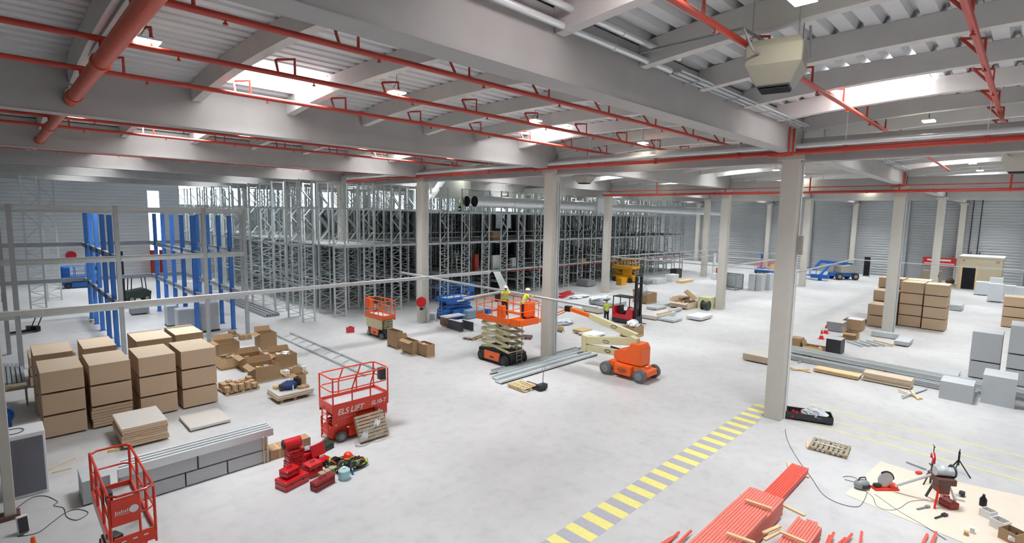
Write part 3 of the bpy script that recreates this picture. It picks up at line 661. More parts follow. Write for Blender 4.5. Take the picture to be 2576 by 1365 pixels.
b = MB(); b.box(-1.95, -.7, 2.9, -1.5, -.1, 3.7); b.build('tool_locker', 'orange', T, bev=.03)
b = MB(); b.box(-.9, .6, 2.8, -.4, .86, 3.5); b.build('control_panel', 'orange', T, bev=.03)
b = MB(); b.cb((.7, .55, 2.95), (.3, .3, .3)); b.build('blue_bucket', 'blue', T, bev=.04)
# blue lift, yellow lift, yellow and blue lift, far blue lift
T = scissor('blue scissor lift parked against the racks right of the hose-reel column', (3.0, 26.1, 0), 0, 2.9, 1.5, 1.75, .3, 'blue', 'blue', 'blue', 3, .3, 'rubk', 'blue', post=5, zc=.9)
b = MB(); b.box(-.4, -.78, 1.5, .35, -.772, 1.62); b.build('lettering_strip', 'white', T)
b = MB(); b.box(.7, -.82, 2.2, 1.4, -.76, 2.75); b.build('control_panel', 'blue', T, bev=.04)
T = scissor('yellow scissor lift standing under the racks beside the slim column', (35.6, 30.6, 0), math.pi/2, 3.2, 1.8, 2.0, .3, 'yellow', 'yellow', 'yellow', 2, .32, 'rubk', 'yellow', post=5, zc=.9)
b = MB(); b.box(-1.2, .3, .9, 0, .8, 1.8); b.build('engine_cover', 'yellow', T, bev=.05)
P = at(1925, 722)
T = scissor('distant lift with yellow base, blue skirt and orange guard rails', (P.x+1.4, P.y+.4, 0), math.pi/2-1.571, 3.6, 1.8, 2.1, .35, 'yellow', 'blue', 'yellow', 3, .35, 'rubk', 'yellow', railm='orange', post=6, zc=.9)
b = MB(); b.box(-1.7, -.92, 2.3, 1.7, -.88, 2.95); b.build('mesh_guard', 'wood', T)
P = at(205, 722); T = scissor('far blue scissor lift in the left background behind the mezzanine', (P.x, P.y, 0), 0, 3.0, 1.5, 1.2, .4, 'blue', 'blue', 'blue', 2, .3, 'rubk', 'blue', post=4)
b = MB(); b.box(-1.6, -.7, .6, -.9, .7, 2.3); b.build('control_tower', 'blue', T, bev=.1)
# ------------------------------------------------------------------ articulated boom lift
BX = .35
T = thing('boom_lift', 'orange and cream articulated boom lift in the middle of the floor', 'boom lift', (BX, 7.6, 0))
def L_(px, py, X=BX): p = onx(px, py, X); return (p.x-BX, p.y-7.6, p.z)
for sx in (-1, 1):
    for sy in (-1, 1): wheel(T, (sx*.72, sy*1.05, .36), .36, .26, 'rubber', 'grey', 'x')
b = MB(); b.box(-.55, -1.35, .28, .55, 1.35, .62); b.prism([(-1.45, .35), (-1.0, .75), (1.0, .75), (1.45, .35)], 'x', -.5, .5); b.build('chassis', 'orange', T, bev=.04)
b = MB(); b.box(-.78, -.55, .2, -.5, .5, .75); o = b.build('battery_box', 'orange', T, bev=.05)
b = MB(); b.tube([(-.785, 0+.28*math.cos(a*math.pi/12), .48+.1*math.sin(a*math.pi/12)) for a in range(24)], .012, 5, closed=True); b.box(-.787, -.2, .46, -.783, .2, .5); b.build('badge', 'dark', o, label='dark oval maker badge')
b = MB(); b.prism([(-.95, .78), (.35, .78), (.75, .95), (.75, 1.35), (.35, 1.5), (-.05, 1.55), (-.3, 1.95), (-.8, 1.95), (-.95, 1.7)], 'x', -.48, .48); b.build('turret', 'orange', T, bev=.05)
b = MB()
for i in range(5): b.cb((-.49, -.85+.13*i, .86), (.01, .06, .04), tilt=.5)
b.build('hazard_marks', 'yellow', T)
k1, k2, k3, k4 = L_(1585, 890), L_(1477, 872), L_(1480, 856), L_(1598, 862)
def arm(p, q, w, h, m, name='boom_arm', **k):
    b = MB(); b.bar(p, q, w, h); return b.build(name, m, T, bev=.02, **k)
low = arm((-.12, k1[1], k1[2]), (-.12, k2[1], k2[2]), .24, .36, 'cream'); up = arm((-.12, k3[1], k3[2]+.05), (-.12, k4[1], k4[2]+.1), .26, .42, 'cream')
b = MB(); ky = k2[1]; b.prism([(ky-.1, k2[2]-.25), (ky+.22, k2[2]-.28), (ky+.25, k3[2]+.35), (ky-.15, k3[2]+.3)], 'x', -.28, .05); b.build('knuckle', 'cream', T, bev=.02)
b = MB(); b.prism([(k4[1]-.35, k4[2]-.45), (k4[1]-.05, k4[2]-.35), (k4[1]+.25, k4[2]+.1), (k4[1]+.15, k4[2]+.4), (k4[1]-.25, k4[2]+.3)], 'x', -.3, .06); b.build('knuckle', 'cream', T, bev=.02)
q1, q2, q3, q4 = L_(1598, 848), L_(1480, 795), L_(1425, 776), L_(1372, 796)
m1 = arm((.18, q1[1], q1[2]), (.18, q2[1], q2[2]), .26, .36, 'cream', 'main_boom')
m2 = arm((.18, q2[1], q2[2]), (.18, q3[1], q3[2]), .18, .22, 'orange', 'main_boom_tip')
for o_, (a, c) in ((up, (k3, k4)), (low, (k1, k2)), (m1, (q1, q2))):
    f = .45; y = a[1]*(1-f)+c[1]*f; z = a[2]*(1-f)+c[2]*f+.03; x = (-.12 if o_ is not m1 else .18)-.135
    b = MB(); b.tube([(x, y+.2*math.cos(s*math.pi/10), z+.07*math.sin(s*math.pi/10)) for s in range(20)], .014, 5, closed=True); b.build('badge', 'dark', o_)
b = MB(); b.cb((.18, q3[1], q3[2]-.02), (.3, .4, .34)); b.build('boom_joint', 'black', T, bev=.04)
for e in (0, .12): arm((.18, q3[1], q3[2]-e), (.18, q4[1], q4[2]-.05-e*1.6), .07, .06, 'orange', 'jib_link')
b = MB(); b.bar((0, k1[1]-.1, k1[2]+.1), (0, (k3[1]+k4[1])/2, k3[2]-.05), .08); b.build('lift_cylinder', 'black', T)
# basket of the boom, beside the workers
qy = q4[1]+.1; qz = q4[2]-.35
b = MB(); b.box(-.3, qy, qz, .9, qy+.75, qz+.05); o = b.build('basket_floor', 'orange', T)
b = MB(); b.tube([(-.3, qy, qz+1.05), (.9, qy, qz+1.05), (.9, qy+.75, qz+1.05), (-.3, qy+.75, qz+1.05)], .02, 6, closed=True); b.tube([(-.3, qy, qz+.55), (.9, qy, qz+.55), (.9, qy+.75, qz+.55), (-.3, qy+.75, qz+.55)], .015, 6, closed=True)
for x in (-.3, .3, .9):
    for y in (qy, qy+.75): b.cyl((x, y, qz), (x, y, qz+1.05), .018, 6)
b.build('basket_rails', 'orange', T, True)
b = MB(); b.tube([(.5, qy-.15, qz+.2), (.5, qy-.35, qz+.5), (.5, qy-.1, qz+.95), (.3, qy+.05, qz+.75)], .035, 6); b.build('hose_bundle', 'dark', T, True)
# ------------------------------------------------------------------ reach truck, far left forklift, far boom lift
T = thing('reach_truck', 'red and black reach truck with a tall black mast', 'forklift', (12.45, 15.55, 0))
b = MB(); b.box(-.6, -.9, .08, .6, 1.05, .38); b.build('base', 'dark', T, bev=.03)
b = MB(); b.prism([(-.85, .38), (1.05, .38), (1.08, 1.35), (.85, 1.35), (.75, .75), (-.2, .7), (-.35, 1.3), (-.85, 1.2)], 'x', -.58, .58); b.build('body', 'red2', T, bev=.04)
b = MB(); b.box(-.35, .1, .75, .35, .6, .95); b.box(-.35, .5, .95, .35, .65, 1.4); b.build('seat', 'black', T, bev=.04)
b = MB(); b.cb((0, -.25, 1.15), (.5, .2, .35), tilt=.4); b.cyl((0, -.15, 1.2), (.05, 0, 1.4), .02, 6); b.build('controls', 'dark', T)
b = MB()
for x, y in ((-.55, 1.0), (.55, 1.0), (-.5, -.5), (.5, -.5)): b.bar((x, y, 1.2), (x*.9, y, 2.12), .06)
b.box(-.55, -.6, 2.12, .55, 1.05, 2.18); b.build('overhead_guard', 'black', T)
for s in (-1, 1):
    b = MB(); b.box(s*.36-.08, -1.1, .1, s*.36+.08, -.9, 3.9); b.build('mast_rail', 'black', T)
b = MB()
for z in (.6, 2.5, 3.3, 3.95): b.box(-.44, -1.05, z, .44, -.95, z+.1)
b.build('mast_crossbar', 'black', T); b = MB(); b.cyl((0, -1.0, .3), (0, -1.0, 3.0), .05, 8); b.build('mast_cylinder', 'dark', T)
b = MB(); b.box(-.4, -1.6, .1, -.25, -1.1, .15); b.box(.25, -1.6, .1, .4, -1.1, .15); b.box(-.45, -1.16, .1, .45, -1.1, .7); b.build('fork', 'dark', T)
for s in (-.48, .48): wheel(T, (s, -.6, .17), .17, .12, 'rubk', 'grey', 'x')
P = at(340, 757)
T = thing('forklift', 'dark forklift with a raised black mast behind the mezzanine', 'forklift', (P.x+.2, P.y, 0), .1)
b = MB(); b.prism([(-.9, .3), (.9, .3), (1.0, .9), (.5, 1.2), (-.9, 1.0)], 'y', -.6, .6); b.build('body', 'green', T, bev=.05)
b = MB()
for x, y in ((-.6, -.55), (.6, -.55), (-.6, .55), (.6, .55)): b.bar((x, y, 1.0), (x*.85, y, 2.25), .07)
b.box(-.6, -.6, 2.22, .6, .6, 2.3); b.build('cab_frame', 'black', T)
for s in (-1, 1): b = MB(); b.box(-1.15, s*.3-.06, .1, -1.0, s*.3+.06, 4.7); b.build('mast_rail', 'black', T)
b = MB(); b.box(-1.15, -.5, 2.2, -1.0, .5, 2.35); b.box(-1.2, -.6, 3.0, -1.1, .6, 3.5); b.build('mast_carriage', 'black', T)
for sx in (-.6, .6):
    for sy in (-.55, .55): wheel(T, (sx, sy, .3), .3, .2, 'rubk', 'grey')
P = at(2120, 702)
T = thing('boom_lift', 'distant blue boom lift with a pale engine cover in front of the far wall', 'boom lift', (P.x, P.y, 0), -.75)
for sx in (-1, 1):
    for sy in (-1, 1): wheel(T, (sx*1.2, sy*.9, .5), .5, .35, 'rubk', 'grey')
b = MB(); b.box(-1.8, -.8, .5, 1.8, .8, 1.0); b.build('chassis', 'blue', T, bev=.05)
b = MB(); b.prism([(-1.0, 1.0), (1.2, 1.0), (1.3, 1.8), (.6, 2.2), (-1.0, 2.0)], 'y', -.9, .9); b.build('engine_cover', 'beige', T, bev=.08)
b = MB(); b.bar((1.2, 0, 2.2), (-3.5, 0, 2.6), .35, .4); b.build('boom_arm', 'blue', T, bev=.03); b = MB(); b.bar((-3.5, 0, 2.6), (-4.6, 0, 1.3), .3, .3); b.build('boom_arm', 'blue', T, bev=.03)
b = MB(); b.box(-5.4, -.8, .5, -4.6, .8, .6); b.tube([(-5.4, -.8, 1.6), (-4.6, -.8, 1.6), (-4.6, .8, 1.6), (-5.4, .8, 1.6)], .04, 6, closed=True); [b.cyl((x, y, .5), (x, y, 1.6), .04, 6) for x in (-5.4, -4.6) for y in (-.8, .8)]; b.build('basket', 'blue', T)
P = at(1895, 690)
T = thing('boom_lift', 'distant small blue lift platform left of the big foreground column', 'boom lift', (P.x+3, P.y, 0), .3)
b = MB(); b.box(-1.2, -.6, .3, 1.2, .6, .9); b.build('chassis', 'blue', T, bev=.05)
for sx in (-.8, .8):
    for sy in (-.6, .6): wheel(T, (sx, sy, .35), .35, .25, 'rubk', 'grey')
b = MB(); b.bar((0, 0, .9), (.9, 0, 2.6), .3); b.bar((.9, 0, 2.6), (-.7, 0, 3.2), .25); b.build('boom_arm', 'blue', T)
P = at(2062, 705)
b = MB(); b.cb((0, 0, .6), (.9, 2.2, .5)); b.bar((0, 0, .8), (1.8, -.8, 2.4), .25); b.bar((0, 0, 0), (0, 0, .5), .4)
tag(b.build('boom_arm_trailer', 'blue', loc=(P.x, P.y, 0)), 'distant blue lifting arm just right of the foreground column', 'machine')
# ------------------------------------------------------------------ people
def person(lab, loc, rz, pose='stand', vest='hiv', helmet=True, trousers='navy', s=1.0):
    """one skinned body: joints laid out and grown, five fingers on each hand; clothes are children"""
    V = []; E = []; R = []
    def j(p, r, par=None):
        V.append(Vector(p)); R.append(r)
        if par is not None: E.append((par, len(V)-1))
        return len(V)-1
    lean = {'stand': 0, 'work': .22, 'kneel': .35}[pose]; hz = .95 if pose != 'kneel' else .55
    pel = j((0, 0, hz), .13); ab = j((0, -lean*.3, hz+.18), .125, pel); ch = j((0, -lean*.8, hz+.38), .15, ab); nk = j((0, -lean, hz+.55), .06, ch); hd0 = j((0, -lean-.02, hz+.62), .065, nk)
    hd = j((0, -lean-.04, hz+.72), .095, hd0); j((0, -lean-.04, hz+.8), .075, hd)
    hands = []
    for q in (-1, 1):
        hp = j((q*.1, 0, hz-.05), .09, pel)
        if pose == 'kneel': kn = j((q*.13, -.3, .3), .07, hp); an = j((q*.13, .05, .08), .05, kn); j((q*.13, .2, .05), .04, an)
        else: kn = j((q*.12, -.03, .5), .065, hp); an = j((q*.13, .02, .09), .045, kn); j((q*.14, -.14, .04), .04, an)
        sh = j((q*.19, -lean*.9, hz+.47), .06, ch)
        if pose == 'stand': el = j((q*.25, .03, hz+.18), .042, sh); wr = j((q*.2, -.12, hz+.02), .03, el); d = Vector((-q*.25, -.9, -.2))
        else: el = j((q*.27, -lean-.12, hz+.32), .042, sh); wr = j((q*.17, -lean-.34, hz+.42), .03, el); d = Vector((-q*.1, -.8, .5))
        d.normalize(); p = V[wr]; pm = j(p+d*.06, .034, wr); hands.append(pm); sd = d.cross(Vector((0, 0, 1))).normalized()
        for f in range(4):
            o = sd*(f-1.5)*.021; Lf = (.07, .08, .075, .06)[f]
            a = j(p+d*.1+o, .009, pm); c = j(p+d*(.1+Lf*.55)+o+Vector((0, 0, -.01)), .0085, a); j(p+d*(.1+Lf*.8)+o+Vector((0, 0, -.035)), .0075, c)
        a = j(p+d*.06-sd*q*.045, .010, pm); j(p+d*.1-sd*q*.055, .009, a)
    me = bpy.data.meshes.new('person'); me.from_pydata([v*s for v in V], E, []); me.materials.append(M['skin']); me.materials.append(M[trousers])
    o = bpy.data.objects.new('person', me); COL.objects.link(o); o.location = loc; o.rotation_euler = (0, 0, rz)
    sk = o.modifiers.new('skin', 'SKIN'); sk.use_smooth_shade = True
    for i, r in enumerate(R): me.skin_vertices[0].data[i].radius = (r*s, r*s); me.skin_vertices[0].data[i].use_root = (i == 0)
    sb = o.modifiers.new('sub', 'SUBSURF'); sb.levels = 1; sb.render_levels = 1
    tag(o, lab, 'person')
    b = MB(); n = 14
    def lathe(rows, c=(0, 0)):
        vs = []
        for z, rx, ry, cy in rows: vs += [(rx*math.cos(2*math.pi*i/n)*s, (cy+ry*math.sin(2*math.pi*i/n))*s, z*s) for i in range(n)]
        return vs, [(k*n+i, k*n+(i+1) % n, (k+1)*n+(i+1) % n, (k+1)*n+i) for k in range(len(rows)-1) for i in range(n)]
    vs, fs = lathe([(hz-.08, .185, .145, 0), (hz+.15, .19, .15, -lean*.3), (hz+.35, .215, .165, -lean*.75), (hz+.5, .2, .13, -lean*.95), (hz+.55, .09, .08, -lean)]); b.add(vs, fs)
    for q in (-1, 1):
        sh = V[[i for i, v in enumerate(V) if abs(v.x-q*.19) < 1e-6 and abs(v.z-(hz+.47)) < 1e-6][0]]; el = [v for v in V if abs(v.x-q*(.25 if pose == 'stand' else .27)) < 1e-6][0]
        b.tube([sh*s, (sh*.4+el*.6)*s], [.085*s, .07*s], 10)
    vb = b.build('vest', vest, o, True)
    b = MB(); vs, fs = lathe([(hz+.1, .198, .158, -lean*.25), (hz+.15, .2, .16, -lean*.3)]); b.add(vs, fs); vs, fs = lathe([(hz+.25, .208, .165, -lean*.5), (hz+.3, .217, .172, -lean*.6)]); b.add(vs, fs); b.build('reflective_stripe', 'white', vb, True)
    b = MB()
    for q in (-1, 1):
        hp = Vector((q*.1, 0, hz-.02)); kn = Vector((q*.12, -.03, .5)) if pose != 'kneel' else Vector((q*.13, -.3, .3)); an = Vector((q*.13, .02, .1)) if pose != 'kneel' else Vector((q*.13, .05, .1))
        b.tube([hp*s, kn*s, an*s], [.125*s, .088*s, .075*s], 10)
    b.ball((0, 0, (hz-.03)*s), .17*s, n=14, sc=(1.05, .85, .7)); b.build('trousers', trousers, o, True)
    b = MB()
    for q in (-1, 1): yy = -.08 if pose != 'kneel' else .12; b.ball((q*.135*s, yy*s, .05*s), .13*s, n=10, sc=(.42, 1, .45))
    b.build('boots', 'black', o, True)
    hc = Vector((0, -lean-.04, hz+.77))
    b = MB(); b.ball(hc*s, .125*s, n=16, sc=(1, 1.15, .95), m=8); b.v = [(x, y, max(z, (hc.z-.0)*s)) for x, y, z in b.v]; b.cyl((hc+Vector((0, -.03, -.005)))*s, (hc+Vector((0, -.03, .012)))*s, .15*s, 16)
    b.build('helmet' if helmet else 'hair', 'hel' if helmet else 'dark', o, True)
    b = MB(); f = Vector((0, -lean-.13, hz+.71)); b.add([(f+Vector(p))*s for p in ((0, -.035, -.02), (-.018, .01, -.025), (.018, .01, -.025), (0, .01, .03))], [(0, 1, 2), (0, 2, 3), (0, 3, 1)]); b.build('nose', 'skin', o)
    for q in (-1, 1): b = MB(); b.ball((f+Vector((q*.035, .012, .025)))*s, .012*s, n=6, m=4); b.build('eye', 'dark', o)
    b = MB(); b.cb((f+Vector((0, .005, -.045)))*s, (.045*s, .01*s, .01*s)); b.build('mouth', 'dred', o)
    return o
P = at(1525, 808); person('person in hi-vis vest and dark trousers standing left of the reach truck', (P.x, P.y, 0), 2.6, 'stand', 'hiv', False)
person('person in hi-vis vest and white helmet at the left of the raised lift platform', (-2.6, 14.45, 2.72), -.6, 'work', 'hiv', True, 'navy', .98)
person('person in hi-vis vest at the right of the raised lift platform, arms lifted', (-2.65, 12.9, 2.72), .9, 'work', 'hiv', True, 'navy', .98)
P = ony(1155, 525, 33.5); person('person in yellow vest kneeling on the top rack deck', (P.x, 33.5, 8.78), 1.0, 'kneel', 'hiv', True)
P = at(240, 712); person('person in yellow vest standing in the far left background', (P.x, P.y, 0), .5, 'stand', 'hiv', True)
# ------------------------------------------------------------------ floor markings
t = tag(bpy.data.objects.new('hazard_stripes', None), 'yellow and grey hazard stripes painted on the floor up to the foreground column', 'floor marking'); COL.objects.link(t)
x = -15.0; i = 0
while x < .9:
    b = MB(); wd = .365; y0, y1 = .3, 1.2; k = .0
    if x > -.8: y0 = .4
    b.hexa([(x+k, y0, .002), (x+wd+k, y0, .002), (x+wd-k, y1, .002), (x-k, y1, .002), (x+k, y0, .005), (x+wd+k, y0, .005), (x+wd-k, y1, .005), (x-k, y1, .005)])
    b.build('stripe', 'ypaint' if i % 2 else 'gpaint', t); x += wd+.02; i += 1
for n, xx in enumerate((.35, 1.35, 2.9)):
    b = MB(); b.box(xx-.04, -26, .002, xx+.04, -.6, .005); tag(b.build('floor_line', 'ypaint'), 'thin faded yellow line painted across the right floor, %s from the camera' % ORD[n], 'floor marking')
# ------------------------------------------------------------------ generic goods
def fb(a, c, dep, z=0.0):
    P = at(a[0], a[1], z); Q = at(c[0], c[1], z)
    if a[0] > 1420: x = (P.x+Q.x)/2; return x, Q.y, x+dep, P.y
    y = (P.y+Q.y)/2; return P.x, y, Q.x, y+dep
def rect(b, x0, y0, z0, x1, y1, z1, k=0): return b.box(x0, y0, z0, x1, y1, z1, k)
def pack(lab, box, h, m='board', z=0, cat='board stack', name='board_pack', lift=.07, group=None, layers=0, top=None, rz=0):
    x0, y0, x1, y1 = box; cx, cy = (x0+x1)/2, (y0+y1)/2; w, d = abs(x1-x0)/2, abs(y1-y0)/2
    t = thing(name, lab, cat, (cx, cy, z), rz, group)
    if layers:
        b = MB(); hh = (h-lift)/layers
        for i in range(layers):
            ox, oy = random.uniform(-.03, .03), random.uniform(-.03, .03); b.box(-w+ox, -d+oy, lift+hh*i, w+ox, d+oy, lift+hh*(i+.88))
        b.build('sheets', m, t, bev=.004)
    else:
        b = MB(); b.box(-w, -d, lift, w, d, h); b.build('stack', m, t, bev=.008)
    if top: b = MB(); b.box(-w+.002, -d+.002, h, w-.002, d-.002, h+.006); b.build('top_sheet', top, t)
    if lift:
        for s in (-.8, 0, .8):
            b = MB(); b.box(s*w*.8-.05, -d+.25, 0, s*w*.8+.05, d-.25, lift); b.build('bearer', 'owood', t)
    return t
def pallet(lab, loc, rz=0, L=1.2, W=.8, m='wood', name='pallet', h=.14):
    t = thing(name, lab, 'pallet', loc, rz); l, w = L/2, W/2; n = 7 if W < 1 else 8
    for i in range(n):
        x = -l+.05+(L-.1)*i/(n-1); b = MB(); b.box(x-.048, -w, h-.022, x+.048, w, h); b.build('deck_board', m, t)
    for y in (-w+.05, 0, w-.05):
        b = MB(); b.box(-l, y-.05, .0, l, y+.05, .02); b.build('bottom_board', m, t)
        b = MB(); b.box(-l, y-.05, h-.044, l, y+.05, h-.022); b.build('stringer', m, t)
        for x in (-l+.07, 0, l-.07): b = MB(); b.box(x-.07, y-.05, .02, x+.07, y+.05, h-.044); b.build('block', m, t)
    return t
def openbox(lab, box, h, m='card', z=0, fill=.6, fm='white', flaps=True, cat='carton', base=True, junk=7, name='open_carton', seed=1, rz=0):
    x0, y0, x1, y1 = box; cx, cy = (x0+x1)/2, (y0+y1)/2; w, d = abs(x1-x0)/2, abs(y1-y0)/2; R = random.Random(seed)
    t = thing(name, lab, cat, (cx, cy, z), rz); zb = .12 if base else 0
    if base:
        b = MB(); b.box(-w-.03, -d-.03, .09, w+.03, d+.03, zb); [b.box(-w, y-.05, 0, w, y+.05, .09) for y in (-d+.05, 0, d-.05)]; b.build('pallet_base', 'wood', t)
    b = MB(); s = .02; b.box(-w, -d, zb, w, -d+s, h); b.box(-w, d-s, zb, w, d, h); b.box(-w, -d+s, zb, -w+s, d-s, h); b.box(w-s, -d+s, zb, w, d-s, h); b.box(-w+s, -d+s, zb, w-s, d-s, zb+.02)
    b.build('walls', m, t)
    if fill: b = MB(); b.box(-w+s, -d+s, zb+.02, w-s, d-s, zb+(h-zb)*fill); b.build('contents', 'cardin', t)
    for i in range(junk):
        b = MB(); q = R.uniform(.08, .2); zz = zb+(h-zb)*fill+q*.3; b.cb((R.uniform(-w*.7, w*.7), R.uniform(-d*.7, d*.7), zz), (q*1.6, q, q*.7), R.uniform(0, 3), 0, R.uniform(-.3, .3)); b.build('packed_item', R.choice([fm, 'boxcard', 'white']) if False else R.choice([fm, 'card', 'white']), t, bev=.01)
    if flaps:
        b = MB(); b.hexa([(-w, d, h), (w, d, h), (w, d+.01, h), (-w, d+.01, h), (-w+.05, d+.12, h+.3), (w-.05, d+.1, h+.27), (w-.05, d+.11, h+.27), (-w+.05, d+.13, h+.3)]); b.build('flap', m, t)
        b = MB(); b.hexa([(-w-.01, -d, h), (-w, -d, h), (-w, d, h), (-w-.01, d, h), (-w-.26, -d+.05, h-.12), (-w-.25, -d+.05, h-.12), (-w-.25, d-.05, h-.1), (-w-.26, d-.05, h-.1)]); b.build('flap', m, t)
    return t
def carton(lab, box, h, m='card', z=0, name='carton', cat='carton', bev=.008, rz=0, group=None):
    x0, y0, x1, y1 = box; t = thing(name, lab, cat, ((x0+x1)/2, (y0+y1)/2, z), rz, group); w, d = abs(x1-x0)/2, abs(y1-y0)/2
    b = MB(); b.box(-w, -d, 0, w, d, h); b.build('body', m, t, bev=bev)
    b = MB(); b.box(-.03, -d-.001, 0, .03, d+.001, h+.002); b.build('tape', 'wood' if m == 'card' else m, t)
    return t
# particle board stacks at left: four front columns and a second line, three packs high
FX = [(-22.97, -21.72), (-21.55, -20.25), (-19.98, -18.68), (-18.48, -17.13)]
cn = ['leftmost', 'second from left', 'third from left', 'rightmost']; tn = ['bottom', 'middle', 'topmost']
for c, (xa, xb) in enumerate(FX):
    for k in range(3):
        lay = 7 if (c == 1 and k == 0) else 0
        pack('tan board pack, %s tier of the %s stack in the near row' % (tn[k], cn[c]), (xa, 18.02, xb, 20.15), .85, 'board', .855*k, top='boardtop' if k == 2 else None, group='tan board packs at left', layers=lay)
for c, (xa, xb, ya) in enumerate(((-23.0, -21.75, 21.2), (-21.4, -20.25, 21.2), (-19.5, -18.1, 21.3), (-17.9, -16.7, 21.6))):
    for k in range(3): pack('tan board pack, %s tier of the %s stack in the second row' % (tn[k], cn[c]), (xa, ya, xb, ya+2.3), .85, 'board', .855*k, top='boardtop' if k == 2 else None, group='tan board packs at left')
pack('low stack of tan boards behind the leftmost board stacks', (-23.0, 26.0, -21.3, 28.0), 1.5, 'board', layers=3)
pack('pile of loose tan sheets with a pale top before the board stacks', (-21.05, 15.05, -19.65, 17.0), .78, 'board', layers=8, top='bpale', lift=.1)
pack('single thick pale sheet pack lying right of the loose tan sheets', (-18.9, 15.2, -17.45, 16.9), .16, 'bpale', lift=.06)
# galvanised decking packs in front
for k in range(2):
    for n, (xa, xb) in enumerate((((-21.6, -20.1), (-20.06, -18.9), (-18.86, -17.55)), ((-21.7, -19.75), (-19.7, -17.6)))[k]):
        lab = 'grey steel profile pack, %s layer, %s' % (['lower', 'upper'][k], ['left one', 'middle one' if k == 0 else 'right one', 'right one'][n])
        pack(lab, (xa, 10.72, xb, 11.3), .45, 'slab', .46*k, 'steel pack', 'steel_profile_pack', .035, 'grey steel packs behind the near red lift')
for n in range(4):
    y = 10.7+n*.2; b = MB(); b.prism([(y, .915), (y+.02, 1.16), (y+.13, 1.16), (y+.15, .915), (y+.13, .915), (y+.11, 1.12), (y+.04, 1.12), (y+.02, .915)], 'x', -21.75+.05*n, -17.4)
    tag(b.build('deck_profile', 'shiny'), 'long bright galvanised channel on the grey steel packs, %s from the camera' % ORD[n], 'steel channel', 'bright channels on the grey packs')
for n, x in enumerate((-17.75,)):
    for q in (0, .12): b = MB(); b.bar((x+q, 10.68, 0), (x+q, 10.68, .95), .05, .03); tag(b.build('batten', 'lwood', bev=.003), 'upright wooden batten by the right end of the steel packs, %s one' % ['left', 'right'][q > 0], 'batten')
pack('short grey steel pack at the left end behind the near red lift', (-22.5, 11.5, -21.85, 12.6), .75, 'slab', 0, 'steel pack', 'steel_profile_pack', .05)
# dark cabinet at left edge
t = thing('dark_glazed_cabinet', 'tall cabinet with a dark glossy front and white top at the left edge', 'cabinet', (-23.55, 13.3, 0))
b = MB(); b.box(-.45, 0, 0, .42, .95, 1.95); b.build('carcass', 'white', t, bev=.02)
b = MB(); b.box(-.42, -.03, .1, .36, 0, 1.82); b.build('glass_front', 'glass', t)
b = MB(); b.tube([(-.25+.22*math.cos(a*math.pi/8), .4+.25*math.sin(a*math.pi/8), 1.97) for a in range(16)], .012, 5, closed=True); tag(b.build('cable_loop', 'navyb', loc=(-23.55, 13.3, 0)), 'small dark blue cable loop lying on the white cabinet top', 'cable')
t = thing('edge_post', 'pale concrete post at the left edge of the picture', 'post', (-24.02, 12.2, 0))
b = MB(); b.box(-.12, -.12, 0, .12, .12, 6.5); b.build('shaft', 'col', t, bev=.02); b = MB(); b.box(-.3, -.2, 0, .2, .2, .12); b.build('foot', 'brown', t)
def cable(pts, lab, r=.009, m='cable', name='cable', z=None):
    P = [at(*p) for p in pts]; P = [Vector((p.x, p.y, r+.004)) for p in P]; Q = []
    for i in range(len(P)-1):
        p0 = P[max(i-1, 0)]; p1 = P[i]; p2 = P[i+1]; p3 = P[min(i+2, len(P)-1)]
        for k in range(6):
            u = k/6; Q.append(.5*((2*p1)+(p2-p0)*u+(2*p0-5*p1+4*p2-p3)*u*u+(3*p1-p0-3*p2+p3)*u**3))
    Q.append(P[-1]); b = MB(); b.tube(Q, r, 6); return tag(b.build(name, m, smooth=True), lab, 'cable')
cable([(38, 1281), (80, 1252), (115, 1248), (145, 1262), (135, 1272), (160, 1278), (168, 1300), (195, 1308), (222, 1290), (195, 1281), (165, 1290), (130, 1315), (95, 1340), (45, 1350), (60, 1345)], 'dark cable looping on the floor at the lower left')
P = at(60, 1340); t = thing('tilted_case', 'small white tilted case on the floor at the lower left edge', 'case', (P.x, P.y, 0), .2)
b = MB(); b.cb((0, .05, .24), (.22, .12, .45), 0, 0, -.2); b.build('body', 'white', t, bev=.01); b = MB(); b.cb((0, -.02, .24), (.2, .01, .4), 0, 0, -.2); b.build('dark_face', 'dark', t)
P = at(86, 1392); b = MB(); b.tube([(0, 0, 0), (0, 0, .02), (0, 0, .45)], [.14, .09, .04], 16); b.box(-.18, -.18, 0, .18, .18, .02); o = b.build('traffic_cone', 'orange', smooth=True); o.location = (P.x, P.y, 0); tag(o, 'orange traffic cone top at the bottom left edge', 'traffic cone')
for n, (a, c) in enumerate((((122, 1182), (190, 1153)), ((130, 1190), (180, 1178)))):
    A, B = at(*a), at(*c); b = MB(); b.bar((A.x, A.y, .02), (B.x, B.y, .02), .03, .03); tag(b.build('batten', 'lwood'), 'thin wooden strip on the floor beside the dark cabinet, %s one' % ['upper', 'lower'][n], 'batten')
A = at(287, 1135); b = MB(); b.cb((0, 0, .05), (.35, .1, .1), -.4); o = b.build('timber_offcut', 'lwood', bev=.004); o.location = (A.x, A.y, 0); tag(o, 'short timber offcut before the loose tan sheets', 'timber')
P = at(40, 925); b = MB()
for n in range(5):
    b = MB(); b.box(-.06, -2.2, 0, .06, 2.2, .12+.02*n); o = b.build('steel_section', 'dullst'); o.location = (-23.9+.17*n, 29.5-.2*n, 0); tag(o, 'dark steel section lying at the far left edge, %s from the left' % ORD[n], 'steel section', 'steel sections at the left edge')
